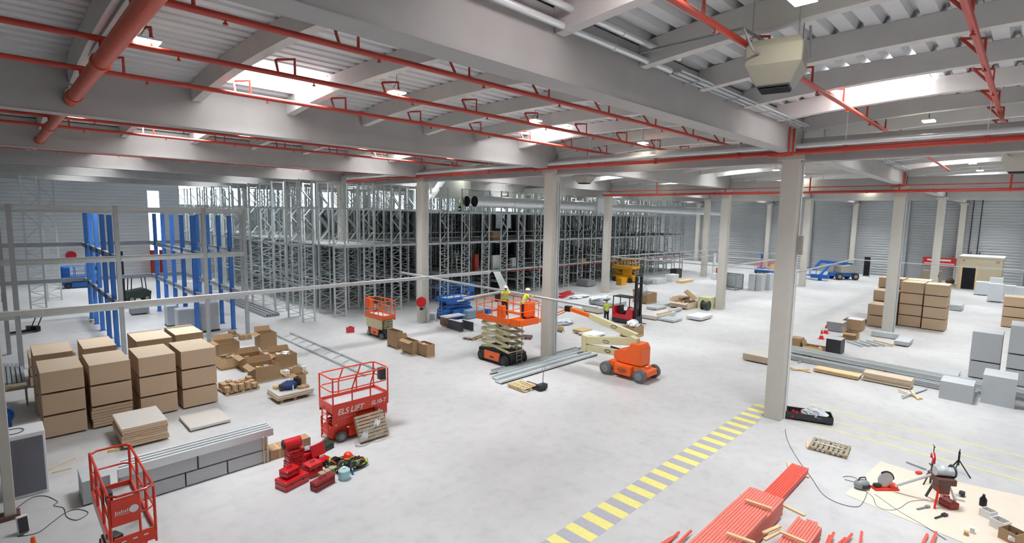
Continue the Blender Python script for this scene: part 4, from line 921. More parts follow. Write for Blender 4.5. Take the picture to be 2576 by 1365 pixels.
P = at(10, 1040); b = MB(); b.tube([(.2*math.cos(a*math.pi/10), 0, .5+.25*math.sin(a*math.pi/10)) for a in range(20)], .1, 8, closed=True); b.box(-.2, -.1, 0, .2, .1, .2); o = b.build('blue_hose_coil', 'blue', smooth=True); o.location = (-24.0, 20.5, 0); tag(o, 'dark blue hose coil at the left edge', 'hose')
t = thing('work_table', 'rough wooden trestle between the left edge and the board stacks', 'table', (-23.55, 23.6, 0))
b = MB(); b.box(-.5, -.5, .75, .35, .5, .8); b.build('top', 'owood', t)
for x in (-.45, .3):
    for y in (-.45, .45): b = MB(); b.box(x-.03, y-.03, 0, x+.03, y+.03, .75); b.build('leg', 'owood', t)
for n, px in enumerate((60, 75)):
    P = at(px, 836); t = thing('pallet_truck', 'black pallet truck parked at the far left, %s one' % ['left', 'right'][n], 'pallet truck', (P.x, P.y, 0), .4)
    b = MB(); b.box(-.8, -.27, .08, .3, -.1, .14); b.box(-.8, .1, .08, .3, .27, .14); b.box(.25, -.27, .05, .5, .27, .4); b.build('forks', 'black', t); b = MB(); b.bar((.45, 0, .3), (.8, 0, 1.1), .05); b.build('handle', 'black', t)
# under the mezzanine
pack('grey long crate standing behind the mezzanine posts', fb((330, 792), (378, 790), 1.2), .55, 'grey', 0, 'crate', 'grey_crate', .1)
for n, (a, c, h, lab) in enumerate((((420, 822), (452, 822), 1.6, 'blue-grey wrapped pallet load behind the mezzanine, leftmost of three'), ((447, 840), (497, 838), 1.75, 'film-wrapped machine on a pallet under the mezzanine, middle of three'), ((508, 836), (556, 832), 2.1, 'tall film-wrapped pallet load, rightmost of three under the mezzanine'))):
    x0, y0, x1, y1 = fb(a, c, 1.0); t = thing('wrapped_pallet', lab, 'wrapped pallet', ((x0+x1)/2, (y0+y1)/2, 0), 0); w = (x1-x0)/2
    b = MB(); b.box(-w, -.5, 0, w, .5, .12); b.build('pallet_base', 'dark', t); b = MB(); b.box(-w*.9, -.45, .12, w*.9, .45, h-.1); b.build('goods', ['bluet', 'grey', 'grey'][n], t); b = MB(); b.box(-w, -.5, .12, w, .5, h); b.build('film', 'wrap', t, bev=.06)
pallet('wooden pallet with a brown lump on it behind the open cartons', (at(577, 848).x, at(577, 848).y+.3, 0), .05, 1.3, .9)
carton('brown parcel lying on the wooden pallet behind the open cartons', (at(570, 838).x-.15, at(577, 848).y+.1, at(570, 838).x+.25, at(577, 848).y+.5), .22, 'card', .145)
carton('small pinkish carton between the mezzanine posts', fb((606, 856), (634, 852), .5), .3, 'card')
carton('tiny brown carton right of the rightmost board stack', fb((537, 866), (553, 864), .3), .2, 'card')
b = MB(); b.tube([at(228, 808, .05), at(245, 802, .05), at(240, 800, .1)], .1, 8); tag(b.build('rag', 'wood', smooth=True), 'small heap of rags at the foot of a blue post', 'rag')
for n, (a, c) in enumerate((((140, 860), (240, 826)), ((165, 880), (250, 830)))): pass
# open cartons, centre left
openbox('tall tan carton standing at the back right of the open cartons', fb((650, 884), (704, 884), 1.0), 1.15, fill=0, junk=0, seed=1)
openbox('open carton behind the wooden tray, leftmost at the back', fb((548, 906), (608, 902), 1.1), 1.0, seed=2, fm='white')
t = openbox('pale wooden tray box of long parts on a pallet, left of the open cartons', fb((554, 930), (606, 926), 1.1), .6, 'lwood', fill=.8, seed=3, flaps=False, fm='grey')
openbox('open carton in the middle of the group, left flap folded', fb((614, 934), (674, 926), 1.1), .75, seed=4)
openbox('largest open carton at the front of the group', fb((642, 962), (708, 952), 1.2), .75, seed=5, fm='lwood')
openbox('open carton filled with small white parts, rightmost', fb((690, 928), (752, 922), 1.1), .75, fill=.85, seed=6, junk=14)
pack('white sheets lying between the open cartons', fb((614, 893), (662, 888), 1.2), .3, 'white', lift=.08, layers=2)
P = at(744, 944); pallet('pallet carrying small cartons right of the open cartons', (P.x, P.y+.3, 0), 0, 1.2, .9)
for n in range(5):
    xx = P.x-.4+.22*n; carton('small carton on the pallet right of the open cartons, %s from the left' % ORD[n], (xx-.1, P.y+.0+.1*(n % 2), xx+.1, P.y+.25+.1*(n % 2)), .2+.05*(n % 3), 'card' if n % 2 else 'white', .145, group='cartons on the right pallet')
P = at(608, 985); pallet('pallet loaded with many small cartons in front of the open cartons', (P.x, P.y+.5, 0), .08, 1.55, 1.2)
n = 0
for iy in range(3):
    for ix in range(5):
        h = (.22, .3, .26, .3, .18)[(ix+iy) % 5]; xx = P.x-.62+.3*ix; yy = P.y+.02+.37*iy
        carton('small tan carton on the front pallet, %s row, %s from the left' % (['near', 'middle', 'far'][iy], ORD[ix]), (xx-.13, yy-.15, xx+.13, yy+.16), h, 'card', .145, group='small cartons on the front pallet')
# pallet table with bags
P = at(742, 1005); t = thing('low_platform', 'low whitish platform of sheets holding bags, left of the lettered lift', 'platform', (P.x, P.y+.45, 0), 0)
for k in range(3): b = MB(); b.box(-.85+.02*k, -.6-.02*k, .18+.09*k, .8+.02*k, .65, .25+.09*k); b.build('sheet', 'bpale' if k else 'wood', t, bev=.005)
for x in (-.6, 0, .6): b = MB(); b.box(x-.06, -.5, 0, x+.06, .5, .18); b.build('bearer', 'owood', t)
def blob(lab, loc, sc, m, cat, name, seed=0, r=.25):
    f = m == 'wrapw'; A = .3 if f else .15; R = random.Random(seed); b = MB(); b.ball((0, 0, 0), r, n=22 if f else 16, m=12 if f else 9, sc=sc)
    b.v = [(x*(1+R.uniform(-A, A)), y*(1+R.uniform(-A, A)), max(z*(1+R.uniform(-A, A)), -r*sc[2]*.75)) for x, y, z in b.v]
    o = b.build(name, m, smooth=not f); o.location = (loc[0], loc[1], loc[2]+r*sc[2]*.75); return tag(o, lab, cat)
cx, cy, cz = P.x, P.y+.45, .44
blob('navy blue bag on the low whitish platform', (cx-.1, cy-.05, cz), (1.2, .8, .7), 'navyb', 'bag', 'blue_bag', 1, .32); blob('black bag beside the navy bag on the platform', (cx+.3, cy, cz), (.7, .7, 1.0), 'black', 'bag', 'black_bag', 2, .28)
blob('pale crumpled paper at the back left of the platform', (cx-.5, cy+.4, cz), (.9, .7, .6), 'lwood', 'paper', 'crumpled_paper', 3, .2)
openbox('torn open carton standing on the low whitish platform', (cx+.35, cy+.1, cx+.78, cy+.55), .5, z=cz, base=False, junk=0, fill=.2, seed=7)
t = thing('grey_bucket', 'dark grey bucket at the left of the navy bag', 'bucket', (cx-.42, cy-.05, cz)); b = MB(); b.tube([(0, 0, 0), (0, 0, .28)], [.11, .14], 14); b.build('body', 'dark', t, True); b = MB(); b.tube([(.13*math.cos(a), .13*math.sin(a)*.3, .28+.1*math.sin(a)) for a in [i*math.pi/8 for i in range(9)]], .008, 5); b.build('handle', 'galv', t)
carton('flattened tan carton at the front right of the platform', (cx+.2, cy-.45, cx+.7, cy-.1), .1, 'card', cz)
t = thing('water_bottle', 'clear plastic bottle standing on the platform front', 'bottle', (cx-.05, cy-.4, cz)); b = MB(); b.tube([(0, 0, 0), (0, 0, .18), (0, 0, .22), (0, 0, .25)], [.035, .035, .015, .015], 10); b.build('body', 'ltb', t, True); b = MB(); b.cyl((0, 0, .25), (0, 0, .27), .018, 8); b.build('cap', 'white', t)
# leaning pallet with torn film in front of the lettered lift
t = pallet('weathered pallet leaning against the lettered red lift', (-14.0, 10.2, .0), 0, .98, 1.2, 'owood'); t.rotation_euler = (Matrix.Rotation(math.radians(62), 3, 'X') @ Matrix.Rotation(math.pi/2, 3, 'Z')).to_euler(); t.location = (-14.0, 10.1, .45)
b = MB(); R = random.Random(4); N = 9; vs = []
for i in range(N+1):
    for k in range(4):
        f = i/N; vs.append((-.75+1.25*f, -.5+.12*math.sin(i*1.7+k)-.12, .0+.95*f**1.2+(.1*k*(1-.5*f))-.12+R.uniform(-.03, .03)))
b.add(vs, [(i*4+k, i*4+4+k, i*4+5+k, i*4+1+k) for i in range(N) for k in range(3)]); o = b.build('torn_film', 'wrap', smooth=True); o.location = (-14.1, 10.3, .12); tag(o, 'torn clear plastic film hanging over the leaning pallet', 'plastic film')
pack('pale beige board pack seen through the rails of the lettered lift', (-13.9, 13.1, -12.9, 14.4), .35, 'lwood', 0, 'board stack', 'board_pack', .1, layers=3)
for n in range(4): b = MB(); b.box(-12.75+.32*n, 12.9, 0, -12.48+.32*n, 14.6, .12); tag(b.build('blue_sheet_strip', 'ltb' if n % 2 else 'bluet'), 'blue strip on the floor behind the lettered lift, %s from left' % ORD[n], 'sheet strip', 'blue strips behind the lettered lift')
# ladder-like lattice lengths on the floor
for n, (xa, xb) in enumerate(((-10.35, -9.35),)):
    t = thing('lattice_frame', 'long grey lattice frame lying on the floor behind the lettered lift', 'rack frame', (xa, 17.0, 0))
    for x in (0, 1.0): b = MB(); b.box(x-.05, 0, .02, x+.05, 12.2, .12); b.build('upright', 'galv', t)
    for k in range(10): b = MB(); b.bar((.05, .4+k*1.2, .07), (.95, 1.0+k*1.2, .07), .04); b.build('brace', 'galv', t)
t = thing('flat_rack_bundle', 'bundle of dark rack lengths lying on the floor before the leftmost rack row', 'steel bundle', (-8.6, 36, 0))
for k in range(6): b = MB(); b.box(k*.2, 0, 0, k*.2+.12, 13, .22+.03*(k % 2)); b.build('length', 'dullst', t)
# centre: cartons on pallets, red case
t = openbox('tall brown carton on a red pallet, left of the two lower cartons', fb((983, 872), (1030, 880), 1.15), 1.1, fill=.3, junk=0, seed=8, flaps=False)
openbox('middle brown carton with a raised flap on a pallet', fb((1030, 890), (1062, 893), 1.2), .85, seed=9, junk=2)
openbox('front brown carton with dark contents on a pallet', fb((1062, 895), (1106, 899), 1.1), .75, fill=.8, fm='dark', seed=10, flaps=False, junk=4)
t = thing('tool_case', 'small red tool case standing alone on the floor at left', 'case', (at(881, 836).x, at(881, 836).y, 0), -.3); b = MB(); b.box(-.28, -.12, 0, .28, .12, .4); b.build('body', 'red2', t, bev=.03); b = MB(); b.box(-.1, -.02, .4, .1, .02, .45); b.build('handle', 'black', t)
# red heap: gas heaters, crates, cases, harness clothes in the foreground
hx, hy = at(745, 1215).x, at(745, 1215).y
def case(lab, x, y, z, s, rz=0, m='red2', tilt=0, lid=True, cat='tool box', name='red_tool_box'):
    t = thing(name, lab, cat, (x, y, z), rz); t.rotation_euler = (tilt, 0, rz); w, d, h = s[0]/2, s[1]/2, s[2]
    b = MB(); b.box(-w, -d, 0, w, d, h*.6); b.build('body', m, t, bev=.02)
    if lid: b = MB(); b.box(-w*1.02, -d*1.02, h*.62, w*1.02, d*1.02, h); b.build('lid', m, t, bev=.025)
    b = MB(); b.tube([(-w*.3, 0, h), (-w*.3, 0, h+.04), (w*.3, 0, h+.04), (w*.3, 0, h)], .012, 6); b.build('handle', 'black', t)
    for q in (-.5, .5): b = MB(); b.box(q*w-.025, -d*1.05, h*.5, q*w+.025, -d*.98, h*.72); b.build('latch', 'black', t)
    return t
def A_(px, py, z=0): p = at(px, py, z); return p.x, p.y
x, y = A_(738, 1180)
for k in range(4): case('red stacked tool box, %s of the tall red stack' % ['lowest', 'second', 'third', 'uppermost'][k], x+.02*k, y, .185*k+.0, (.52, .4, .18), .1*(k % 2))
t = thing('red_jacket_drum', 'red drum-shaped canister lying on top of the tall red stack', 'canister', (x, y, .94)); b = MB(); b.cyl((-.3, 0, 0), (.26, 0, 0), .18, 18); b.build('body', 'red2', t, True); b = MB(); b.cyl((-.33, 0, 0), (-.3, 0, 0), .13, 14); b.build('dark_end', 'dark', t)
x, y = A_(740, 1222); case('large glossy red crate box at the front left of the red heap', x, y+.15, 0, (.85, .55, .3), .25)
x2, y2 = A_(735, 1200); case('red power tool case on top of the large front left box', x-.05, y+.2, .34, (.5, .38, .22), .3, lid=True)
x, y = A_(790, 1195); case('red open-topped carrier in the middle of the heap', x, y+.1, 0, (.5, .42, .42), .2)
x, y = A_(776, 1160); case('red tool box at the back centre with a grey cloth on it', x, y, 0, (.62, .42, .4), .15); blob('crumpled grey cloth on the back centre red box', (x, y, .42), (1.2, .9, .5), 'grey', 'cloth', 'grey_cloth', 5, .16)
x, y = A_(812, 1165); t = case('open red tool box with its lid standing up', x, y, 0, (.55, .42, .25), .2, lid=False); b = MB(); b.cb((.0, .26, .42), (.55, .05, .42), 0, 0, -.3); b.build('raised_lid', 'red2', t, bev=.02)
x, y = A_(812, 1222); case('long dark red lantern-shaped box at the front right of the heap', x, y, 0, (.75, .3, .28), .28, 'dred')
x, y = A_(828, 1200)
for k in range(3): carton('brown paver-like carton in the heap, %s from left' % ORD[k], (x-.28+.2*k, y-.02+.05*k, x-.1+.2*k, y+.22+.05*k), .2, 'owood', 0, group='small brown cartons in the red heap')
t = thing('water_canister', 'pale blue translucent canister at the front of the heap', 'canister', A_(866, 1203)+(0,), .3); b = MB(); b.tube([(0, 0, 0), (0, 0, .06), (0, 0, .3), (0, 0, .36)], [.16, .19, .19, .12], 16); b.build('body', 'ltb', t, True); b = MB(); b.cyl((0, 0, .36), (0, 0, .4), .06, 10); b.build('cap', 'white', t)
def harness(lab, px, py, seed):
    R = random.Random(seed); x, y = A_(px, py); t = thing('safety_harness', lab, 'harness', (x, y, 0)); b = MB()
    b.ball((0, 0, .12), .38, n=14, m=8, sc=(1.1, .8, .45)); b.v = [(a*(1+R.uniform(-.2, .2)), c*(1+R.uniform(-.2, .2)), max(.005, z*(1+R.uniform(-.3, .3)))) for a, c, z in b.v]; b.build('padding', 'black', t)
    for k in range(6):
        a0 = R.uniform(0, 6.28); b = MB(); b.tube([(.15*math.cos(a0+u)*(1+u*.6)+R.uniform(-.04, .04), .15*math.sin(a0+u)*(1+u*.5), .24+.05*math.sin(u*3)-.02*u*u) for u in [i*.35 for i in range(9)]], .02, 5); b.build('strap', 'lime' if k % 3 else 'orange', t)
harness('black and lime safety harness heap right of the open red tool box', 845, 1172, 1); harness('black and lime safety harness at the right end of the red heap', 895, 1172, 2); harness('black safety harness heap behind the pale blue canister', 872, 1180, 3)
x, y = A_(876, 1165); t = thing('red_helmet', 'red safety helmet lying among the harnesses', 'helmet', (x, y, .28)); b = MB(); b.ball((0, 0, 0), .15, n=16, m=8, sc=(1, 1.2, .9)); b.v = [(a, c, max(z, -.02)) for a, c, z in b.v]; b.build('shell', 'red', t, True); b = MB(); b.cyl((0, -.05, -.03), (0, -.05, -.015), .18, 16); b.build('brim', 'red', t)
x, y = A_(812, 1128); case('dark green tool case beside the front wheel of the lettered lift', x, y-.1, 0, (.6, .4, .25), .3, 'green')
x, y = A_(887, 1193); t = thing('spray_can', 'small blue and white spray can at the right of the heap', 'can', (x, y, 0)); b = MB(); b.cyl((0, 0, 0), (0, 0, .16), .035, 10); b.build('body', 'blue', t, True); b = MB(); b.cyl((0, 0, .16), (0, 0, .2), .02, 8); b.build('cap', 'white', t)
x, y = A_(700, 1150); carton('low brown carton between the steel packs and the red heap', (x-.3, y-.1, x+.35, y+.5), .35, 'card'); x, y = A_(760, 1130); carton('brown carton behind the tall red stack', (x-.3, y-.05, x+.3, y+.4), .4, 'card')
# hand pallet truck with pallet
x, y = A_(1330, 975); pallet('light wooden pallet on a hand pallet truck near the middle', (x-.25, y+.2, .06), 1.45+.1, 1.2, .95, 'lwood')
t = thing('hand_pallet_truck', 'hand pallet truck with an upright handle beside the light wooden pallet', 'pallet truck', (x+.25, y-.55, 0), math.pi/2+.0)
b = MB(); b.box(-.25, -.28, .06, .05, .28, .3); b.box(0, -.26, .07, 1.1, -.1, .12) ; b.box(0, .1, .07, 1.1, .26, .12); b.build('forks', 'dark', t); b = MB(); b.tube([(-.15, 0, .25), (-.2, 0, 1.0)], .022, 8); b.tube([(-.2, 0, 1.0), (-.2, -.1, 1.08), (-.22, -.1, 1.25), (-.22, .1, 1.25), (-.2, .1, 1.08), (-.2, 0, 1.0)], .018, 6); b.build('handle', 'grey', t, True)
wheel(t, (-.18, -.1, .1), .1, .07, 'rubk', 'grey'); wheel(t, (-.18, .1, .1), .1, .07, 'rubk', 'grey')
# steel lengths on the floor in the middle
for n in range(6):
    w_ = (.5, .5, .35, .12, .12, .12)[n]; yy = (11.2, 11.75, 12.25, 12.75, 12.95, 13.2)[n]; xs = ((-5.9, 2.4), (-5.6, 1.6), (-4.9, 2.8), (-5.2, 2.5), (-4.9, 3.1), (-4.7, 2.9))[n]
    b = MB(); h = .12 if n < 3 else .06; b.box(xs[0], yy, .03, xs[1], yy+w_, .05+.01); b.box(xs[0], yy, .03, xs[1], yy+.03, .03+h); b.box(xs[0], yy+w_-.03, .03, xs[1], yy+w_, .03+h)
    for q in range(3): b.box(xs[0]+1+q*2.6, yy, 0, xs[0]+1.1+q*2.6, yy+w_, .03)
    tag(b.build('steel_channel', 'galv'), 'long galvanised steel channel lying in the middle of the floor, %s from the camera' % ORD[n], 'steel channel', 'steel channels in the middle')
# items behind the raised lift
P = at(1140, 826); pack('dark brown stack with white lengths on top, behind the raised lift', fb((1117, 822), (1146, 830), 1.2), .8, 'brown', 0, 'stack', 'dark_stack', .12)
for n in range(4): b = MB(); b.box(P.x-.5, P.y+.15+.22*n, .83, P.x+1.3, P.y+.3+.22*n, .9); tag(b.build('white_length', 'white'), 'white plastic length on the dark brown stack, %s from the camera' % ORD[n], 'plastic length', 'white lengths behind the raised lift')
pack('grey and black cabinet crate left of the raised lift', fb((1145, 832), (1180, 838), 1.5), .75, 'dark', 0, 'crate', 'dark_crate', .06, top='gpanel')
pack('black crate just left of the raised lift', fb((1180, 832), (1200, 836), 1.2), .7, 'dark', 0, 'crate', 'dark_crate', .06)
P = at(1200, 800); b = MB(); b.box(-1.0, -.4, 0, 1.0, .6, .75); o = b.build('covered_stack', 'bluet', bev=.12); o.location = (P.x, P.y+.4, 0); tag(o, 'blue-grey covered stack behind the black crates', 'covered stack')
P = at(1083, 808); t = thing('white_floor_heater', 'small white framed box at the foot of the hose-reel column', 'heater', (P.x+.2, P.y, 0), -.6); b = MB(); b.box(-.25, -.12, 0, .25, .12, .7); b.build('casing', 'white', t, bev=.01); b = MB(); b.box(-.19, -.13, .08, .19, -.12, .6); b.build('grille', 'grey', t)
b = MB(); b.bar((0, 0, 0), (0, .5, 0), .1); 
P = at(1190, 850); t = pallet('pallet of silver tubes beside the arms of the raised lift', (P.x, P.y, 0), .3, 1.3, .9)
for n in range(5): b = MB(); b.cyl((-.7, -.3+.15*n, .21), (.7, -.3+.15*n, .21), .06, 10); o = b.build('silver_tube', 'shiny', smooth=True); o.location = (P.x, P.y, 0); o.rotation_euler = (0, 0, .3); tag(o, 'silver tube on the pallet left of the raised lift, %s from the camera' % ORD[n], 'tube', 'silver tubes on a pallet')
# sheets and loads around the central column
def sheets(lab, px, py, s, m='bpale', n=3, rz=0, lift=.06, cat='sheet stack', **k):
    x, y = A_(px, py); w, d = s[0]/2, s[1]/2; return pack(lab, (x-w, y, x+w, y+2*d), s[2], m, 0, cat, 'sheet_stack', lift, layers=n, rz=rz, **k)
sheets('pale flat sheet pack behind the central column, leftmost', 1490, 780, (2.4, 1.2, .25), 'bpale', 2)
sheets('long beige wrapped pack right of the pale flat sheets', 1485, 785, (2.6, .8, .55), 'boardtop', 0, lift=.1) if 0 else pack('long beige pack behind the standing person', fb((1460, 783), (1510, 789), .9), .5, 'bpale', 0, 'board stack', 'board_pack', .08)
pack('flat pale sheets right of the central column base, furthest left', fb((1405, 772), (1455, 782), 1.2), .18, 'bpale', 0, 'sheet stack', 'sheet_stack', .05)
pack('yellowish board stack on a pallet behind the boom lift, left one', fb((1398, 832), (1440, 842), 1.3), .45, 'lwood', 0, 'board stack', 'board_pack', .1, layers=4)
pack('orange-edged board stack behind the boom lift, right one', fb((1437, 838), (1468, 842), 1.2), .3, 'wood', 0, 'board stack', 'board_pack', .1, layers=3)
pack('white flat pack in front of the orange-edged boards', fb((1448, 844), (1500, 850), 1.5), .2, 'white', 0, 'sheet stack', 'sheet_stack', .1)
blob('heap of crumpled clear film on the boards by the central column', A_(1420, 815)+(0,), (2.2, 1.2, .7), 'wrapw', 'plastic film', 'film_heap', 11, .4)
pack('large grey sheet stack left of the reach truck, wide and low', fb((1480, 765), (1545, 775), 2.2), .45, 'galv', 0, 'sheet stack', 'sheet_stack', .08, layers=4)
blob('heap of white film on the wide grey sheets', A_(1510, 764)+(.42,), (3.2, 1.6, .5), 'wrapw', 'plastic film', 'film_heap', 12, .45)
blob('white film lying on the floor left of the slim column', A_(1455, 748)+(0,), (4.0, 1.6, .4), 'wrapw', 'plastic film', 'film_heap', 13, .4)
b = MB(); b.cb((0, 0, .12), (3.2, .5, .2), .3); b.cb((.4, .5, .3), (2.6, .4, .12), .3); o = b.build('red_plastic_sheets', 'red2'); P = at(1425, 745); o.location = (P.x, P.y, 0); tag(o, 'red flat plastic sheets behind the central column', 'sheet stack')
pack('low grey crate pile under the racks left of the slim column', fb((1450, 718), (1478, 722), 1.5), .8, 'grey', 0, 'crate', 'grey_crate', .08)
x, y = A_(1640, 762); openbox('brown carton with white sacks right of the reach truck', (x-1.0, y, x+.9, y+1.6), 1.0, seed=21, fill=.9, junk=8); blob('white film bundle on the carton right of the reach truck', (x-.9, y+.8, .9), (1.5, 1, 1.2), 'wrapw', 'plastic film', 'film_bundle', 14, .5)
pack('grey flat sheet pack right of the white sacks carton', fb((1645, 768), (1672, 770), 1.6), .2, 'galv', 0, 'sheet stack', 'sheet_stack', .05)
for n, (a, c, d, h, m_) in enumerate((((1612, 800), (1650, 806), 3.5, .35, 'bpale'), ((1638, 806), (1668, 800), 2.5, .5, 'boardtop'), ((1655, 806), (1695, 812), 1.6, .22, 'galv'), ((1665, 790), (1705, 784), 2.0, .3, 'galv'), ((1612, 780), (1665, 778), 2.0, .25, 'galv'))):
    pack('low %s sheet pack right of the reach truck, %s from the mast' % (['pale', 'beige', 'grey', 'grey', 'grey'][n], ORD[n]), fb(a, c, d), h, m_, 0, 'sheet stack', 'sheet_stack', .06, 'low sheet packs by the reach truck')
pack('white square flat pack alone on the floor', fb((1730, 802), (1760, 810), 2.2), .35, 'white', 0, 'sheet stack', 'sheet_stack', .1)
pack('brown crate left of the tipped open crate', fb((1688, 765), (1718, 768), 1.6), .75, 'card', 0, 'crate', 'brown_crate', .1)
x, y = A_(1745, 775); openbox('opened crate with a raised brown lid left of the column', (x-1.3, y, x+.9, y+1.8), .6, 'boardtop', seed=22, fill=.6, junk=3); b = MB(); b.cb((0, 0, .7), (1.8, .08, 1.3), .3, 0, -.9); o = b.build('tilted_board', 'card'); o.location = (x+1.1, y+.9, .35); tag(o, 'brown crate lid leaning over the opened crate', 'board')
x, y = A_(1783, 778); t = thing('cable_drum', 'dark cable reel beside a cream box at the column foot', 'cable drum', (x-.5, y+.1, 0)); b = MB(); b.cyl((0, -.3, .45), (0, .3, .45), .3, 18); b.cyl((0, -.34, .45), (0, -.3, .45), .45, 18); b.cyl((0, .3, .45), (0, .34, .45), .45, 18); b.build('drum', 'green', t, True)
carton('cream machine box at the foot of the middle column', (x-.1, y-.1, x+1.2, y+1.1), 1.1, 'cream', 0, 'cream_box', 'box')
x, y = A_(1607, 848); t = openbox('brown carton with a white sack on a red pallet below the reach truck', (x-.75, y, x+.65, y+1.1), .75, seed=23, fill=.95, junk=0, flaps=False); blob('white sack in the carton below the reach truck', (x-.05, y+.5, .6), (1.3, 1.2, 1.0), 'wrapw', 'sack', 'white_sack', 15, .35)
x, y = A_(1325, 850); pallet('small dark pallet right of the arms of the raised lift', (x, y, 0), .6, .9, .7, 'brown'); blob('white film bag between the raised lift and the column', (x-.9, y+1.6, 0), (1.2, 1, 1.0), 'wrapw', 'bag', 'film_bag', 16, .4)
# distant goods along the racks and mesh crates
for n, (px, py, s, m_, lab) in enumerate(((1655, 712, (2.5, 1.2, .7), 'wrapw', 'white wrapped heap under the racks right of the yellow lift'), (1690, 706, (2, 1, .9), 'white', 'white boxes near the racks left of the slim column pair'), (1700, 698, (1.6, 1, 1.3), 'dark', 'dark machine under the racks left of the slim columns'), (1722, 710, (3, 1, .35), 'lwood', 'low yellowish plank stack near the slim column'), (1625, 714, (1.5, 1, .5), 'grey', 'grey heap right of the yellow lift'), (1563, 716, (1.2, .8, .9), 'yellow', 'small yellow box at the foot of the yellow lift'), (1797, 703, (.8, .6, .9), 'white', 'small white box by the slim column pair'), (1806, 702, (.5, .5, 1.6), 'red2', 'thin red cabinet left of the middle distant column'), (1795, 660, (.8, .2, 3.2), 'white', 'tall white panel under the racks between distant columns'))):
    x, y = A_(px, py if n < 8 else 690); b = MB(); b.box(-s[0]/2, -s[1]/2, 0, s[0]/2, s[1]/2, s[2]); o = b.build(['wrapped_heap', 'white_box', 'machine_box', 'plank_stack', 'grey_heap', 'yellow_box', 'white_box', 'red_cabinet', 'tall_white_board'][n], m_, bev=.08 if n in (0, 4) else .02); o.location = (x, y, 0); tag(o, lab, ['heap', 'box', 'machine', 'plank stack', 'heap', 'box', 'box', 'cabinet', 'panel'][n])
x, y = A_(1642, 712); b = MB(); [b.bar((math.cos(a)*.8, math.sin(a)*.8, .05), (-math.cos(a)*.5, -math.sin(a)*.5, .35), .1, .03) for a in (0, .8, 1.7, 2.5)]; o = b.build('loose_planks', 'lwood'); o.location = (x, y, 0); tag(o, 'crossed yellow planks on the floor right of the yellow lift', 'planks')
t = thing('mesh_crate', 'grey open metal crate just right of the middle column', 'crate', A_(1838, 726)+(0,), 0)
b = MB(); W2, D2, H2 = 1.1, 1.0, 1.8
for x in (-W2, W2):
    for y in (-D2, D2): b.box(x-.06, y-.06, 0, x+.06, y+.06, H2)
for z in (.08, H2): b.box(-W2, -D2-.05, z-.06, W2, -D2+.05, z+.06); b.box(-W2, D2-.05, z-.06, W2, D2+.05, z+.06); b.box(-W2-.05, -D2, z-.06, -W2+.05, D2, z+.06); b.box(W2-.05, -D2, z-.06, W2+.05, D2, z+.06)
b.build('frame', 'grey', t); b = MB(); b.box(-W2, D2-.03, .1, W2, D2, H2); b.box(W2-.03, -D2, .1, W2, D2, H2); b.build('panel', 'gpanel', t)
for n, (a, c) in enumerate((((1880, 730), (1897, 731)), ((1898, 731), (1916, 732)), ((1920, 729), (1936, 730)))):
    x0, y0, x1, y1 = fb(a, c, 1.6); carton('pale grey sheet-metal cabinet before the yellow and blue lift, %s from left' % ORD[n], (x0, y0, x1-.05, y1), 2.0, 'gpanel', 0, 'metal_cabinet', 'cabinet', group='grey cabinets by the yellow and blue lift')
# far wall: hut, banner, dark panel, pipes
t = thing('beige_hut', 'small beige hut with a dark doorway against the far wall', 'hut', (68.5, -3.0, 0))
b = MB(); b.box(-3.0, -2.0, 0, 3.0, 2.2, 4.1); b.build('walls', 'ocre', t, bev=.03); b = MB(); b.box(-3.1, -2.1, 4.1, 3.1, 2.3, 4.25); b.build('roof', 'bpale', t); b = MB(); b.box(-3.03, .45, 0, -2.99, 1.75, 2.95); b.build('doorway', 'nearblack', t)  # doorway is a near-black slab painted as the unlit inside
b = MB(); b.box(-3.04, .25, 0, -3.0, .45, 3.15); b.box(-3.04, 1.75, 0, -3.0, 1.95, 3.15); b.box(-3.04, .45, 2.95, -3.0, 1.75, 3.15); b.build('door_frame', 'lwood', t); b = MB(); b.box(-3.1, -1.7, 3.6, -3.0, -1.4, 3.8); b.box(-3.1, 1.6, 3.6, -3.0, 1.8, 3.8); b.build('wall_lamp', 'grey', t)
P = at(2180, 699); t = thing('black_board', 'tall black panel standing before the far wall', 'panel', (72, 10.45, 0)); b = MB(); b.box(-.1, -.38, .1, .1, .38, 3.0); b.build('sheet', 'nearblack', t); b = MB(); b.box(-.3, -.5, 0, .3, .5, .1); b.build('foot', 'grey', t)
t = thing('banner', 'red and white banner on a rail right of the board stacks', 'banner', (73.0, 2.2, 2.2)); b = MB(); b.box(-.03, -2.2, 0, .03, 1.6, 1.3); b.build('cloth', 'red2', t); b = MB(); b.box(-.05, -1.6, .8, -.032, 1.1, 1.05); b.box(-.05, -2.0, .35, -.032, 1.4, .5); b.build('white_band', 'white', t); b = MB(); b.cyl((0, -2.2, -2.2), (0, -2.2, 1.3), .04, 6); b.cyl((0, 1.6, -2.2), (0, 1.6, 1.3), .04, 6); b.build('stand', 'grey', t)
carton('brown crate beneath the red and white banner', (71.5, 1.4, 73, 3.6), 1.6, 'owood', 0, 'brown_crate', 'crate'); blob('dark dome-shaped bag left of the beige hut', (71, .3, 0), (1, 1, .9), 'brown', 'bag', 'dark_bag', 30, .5)
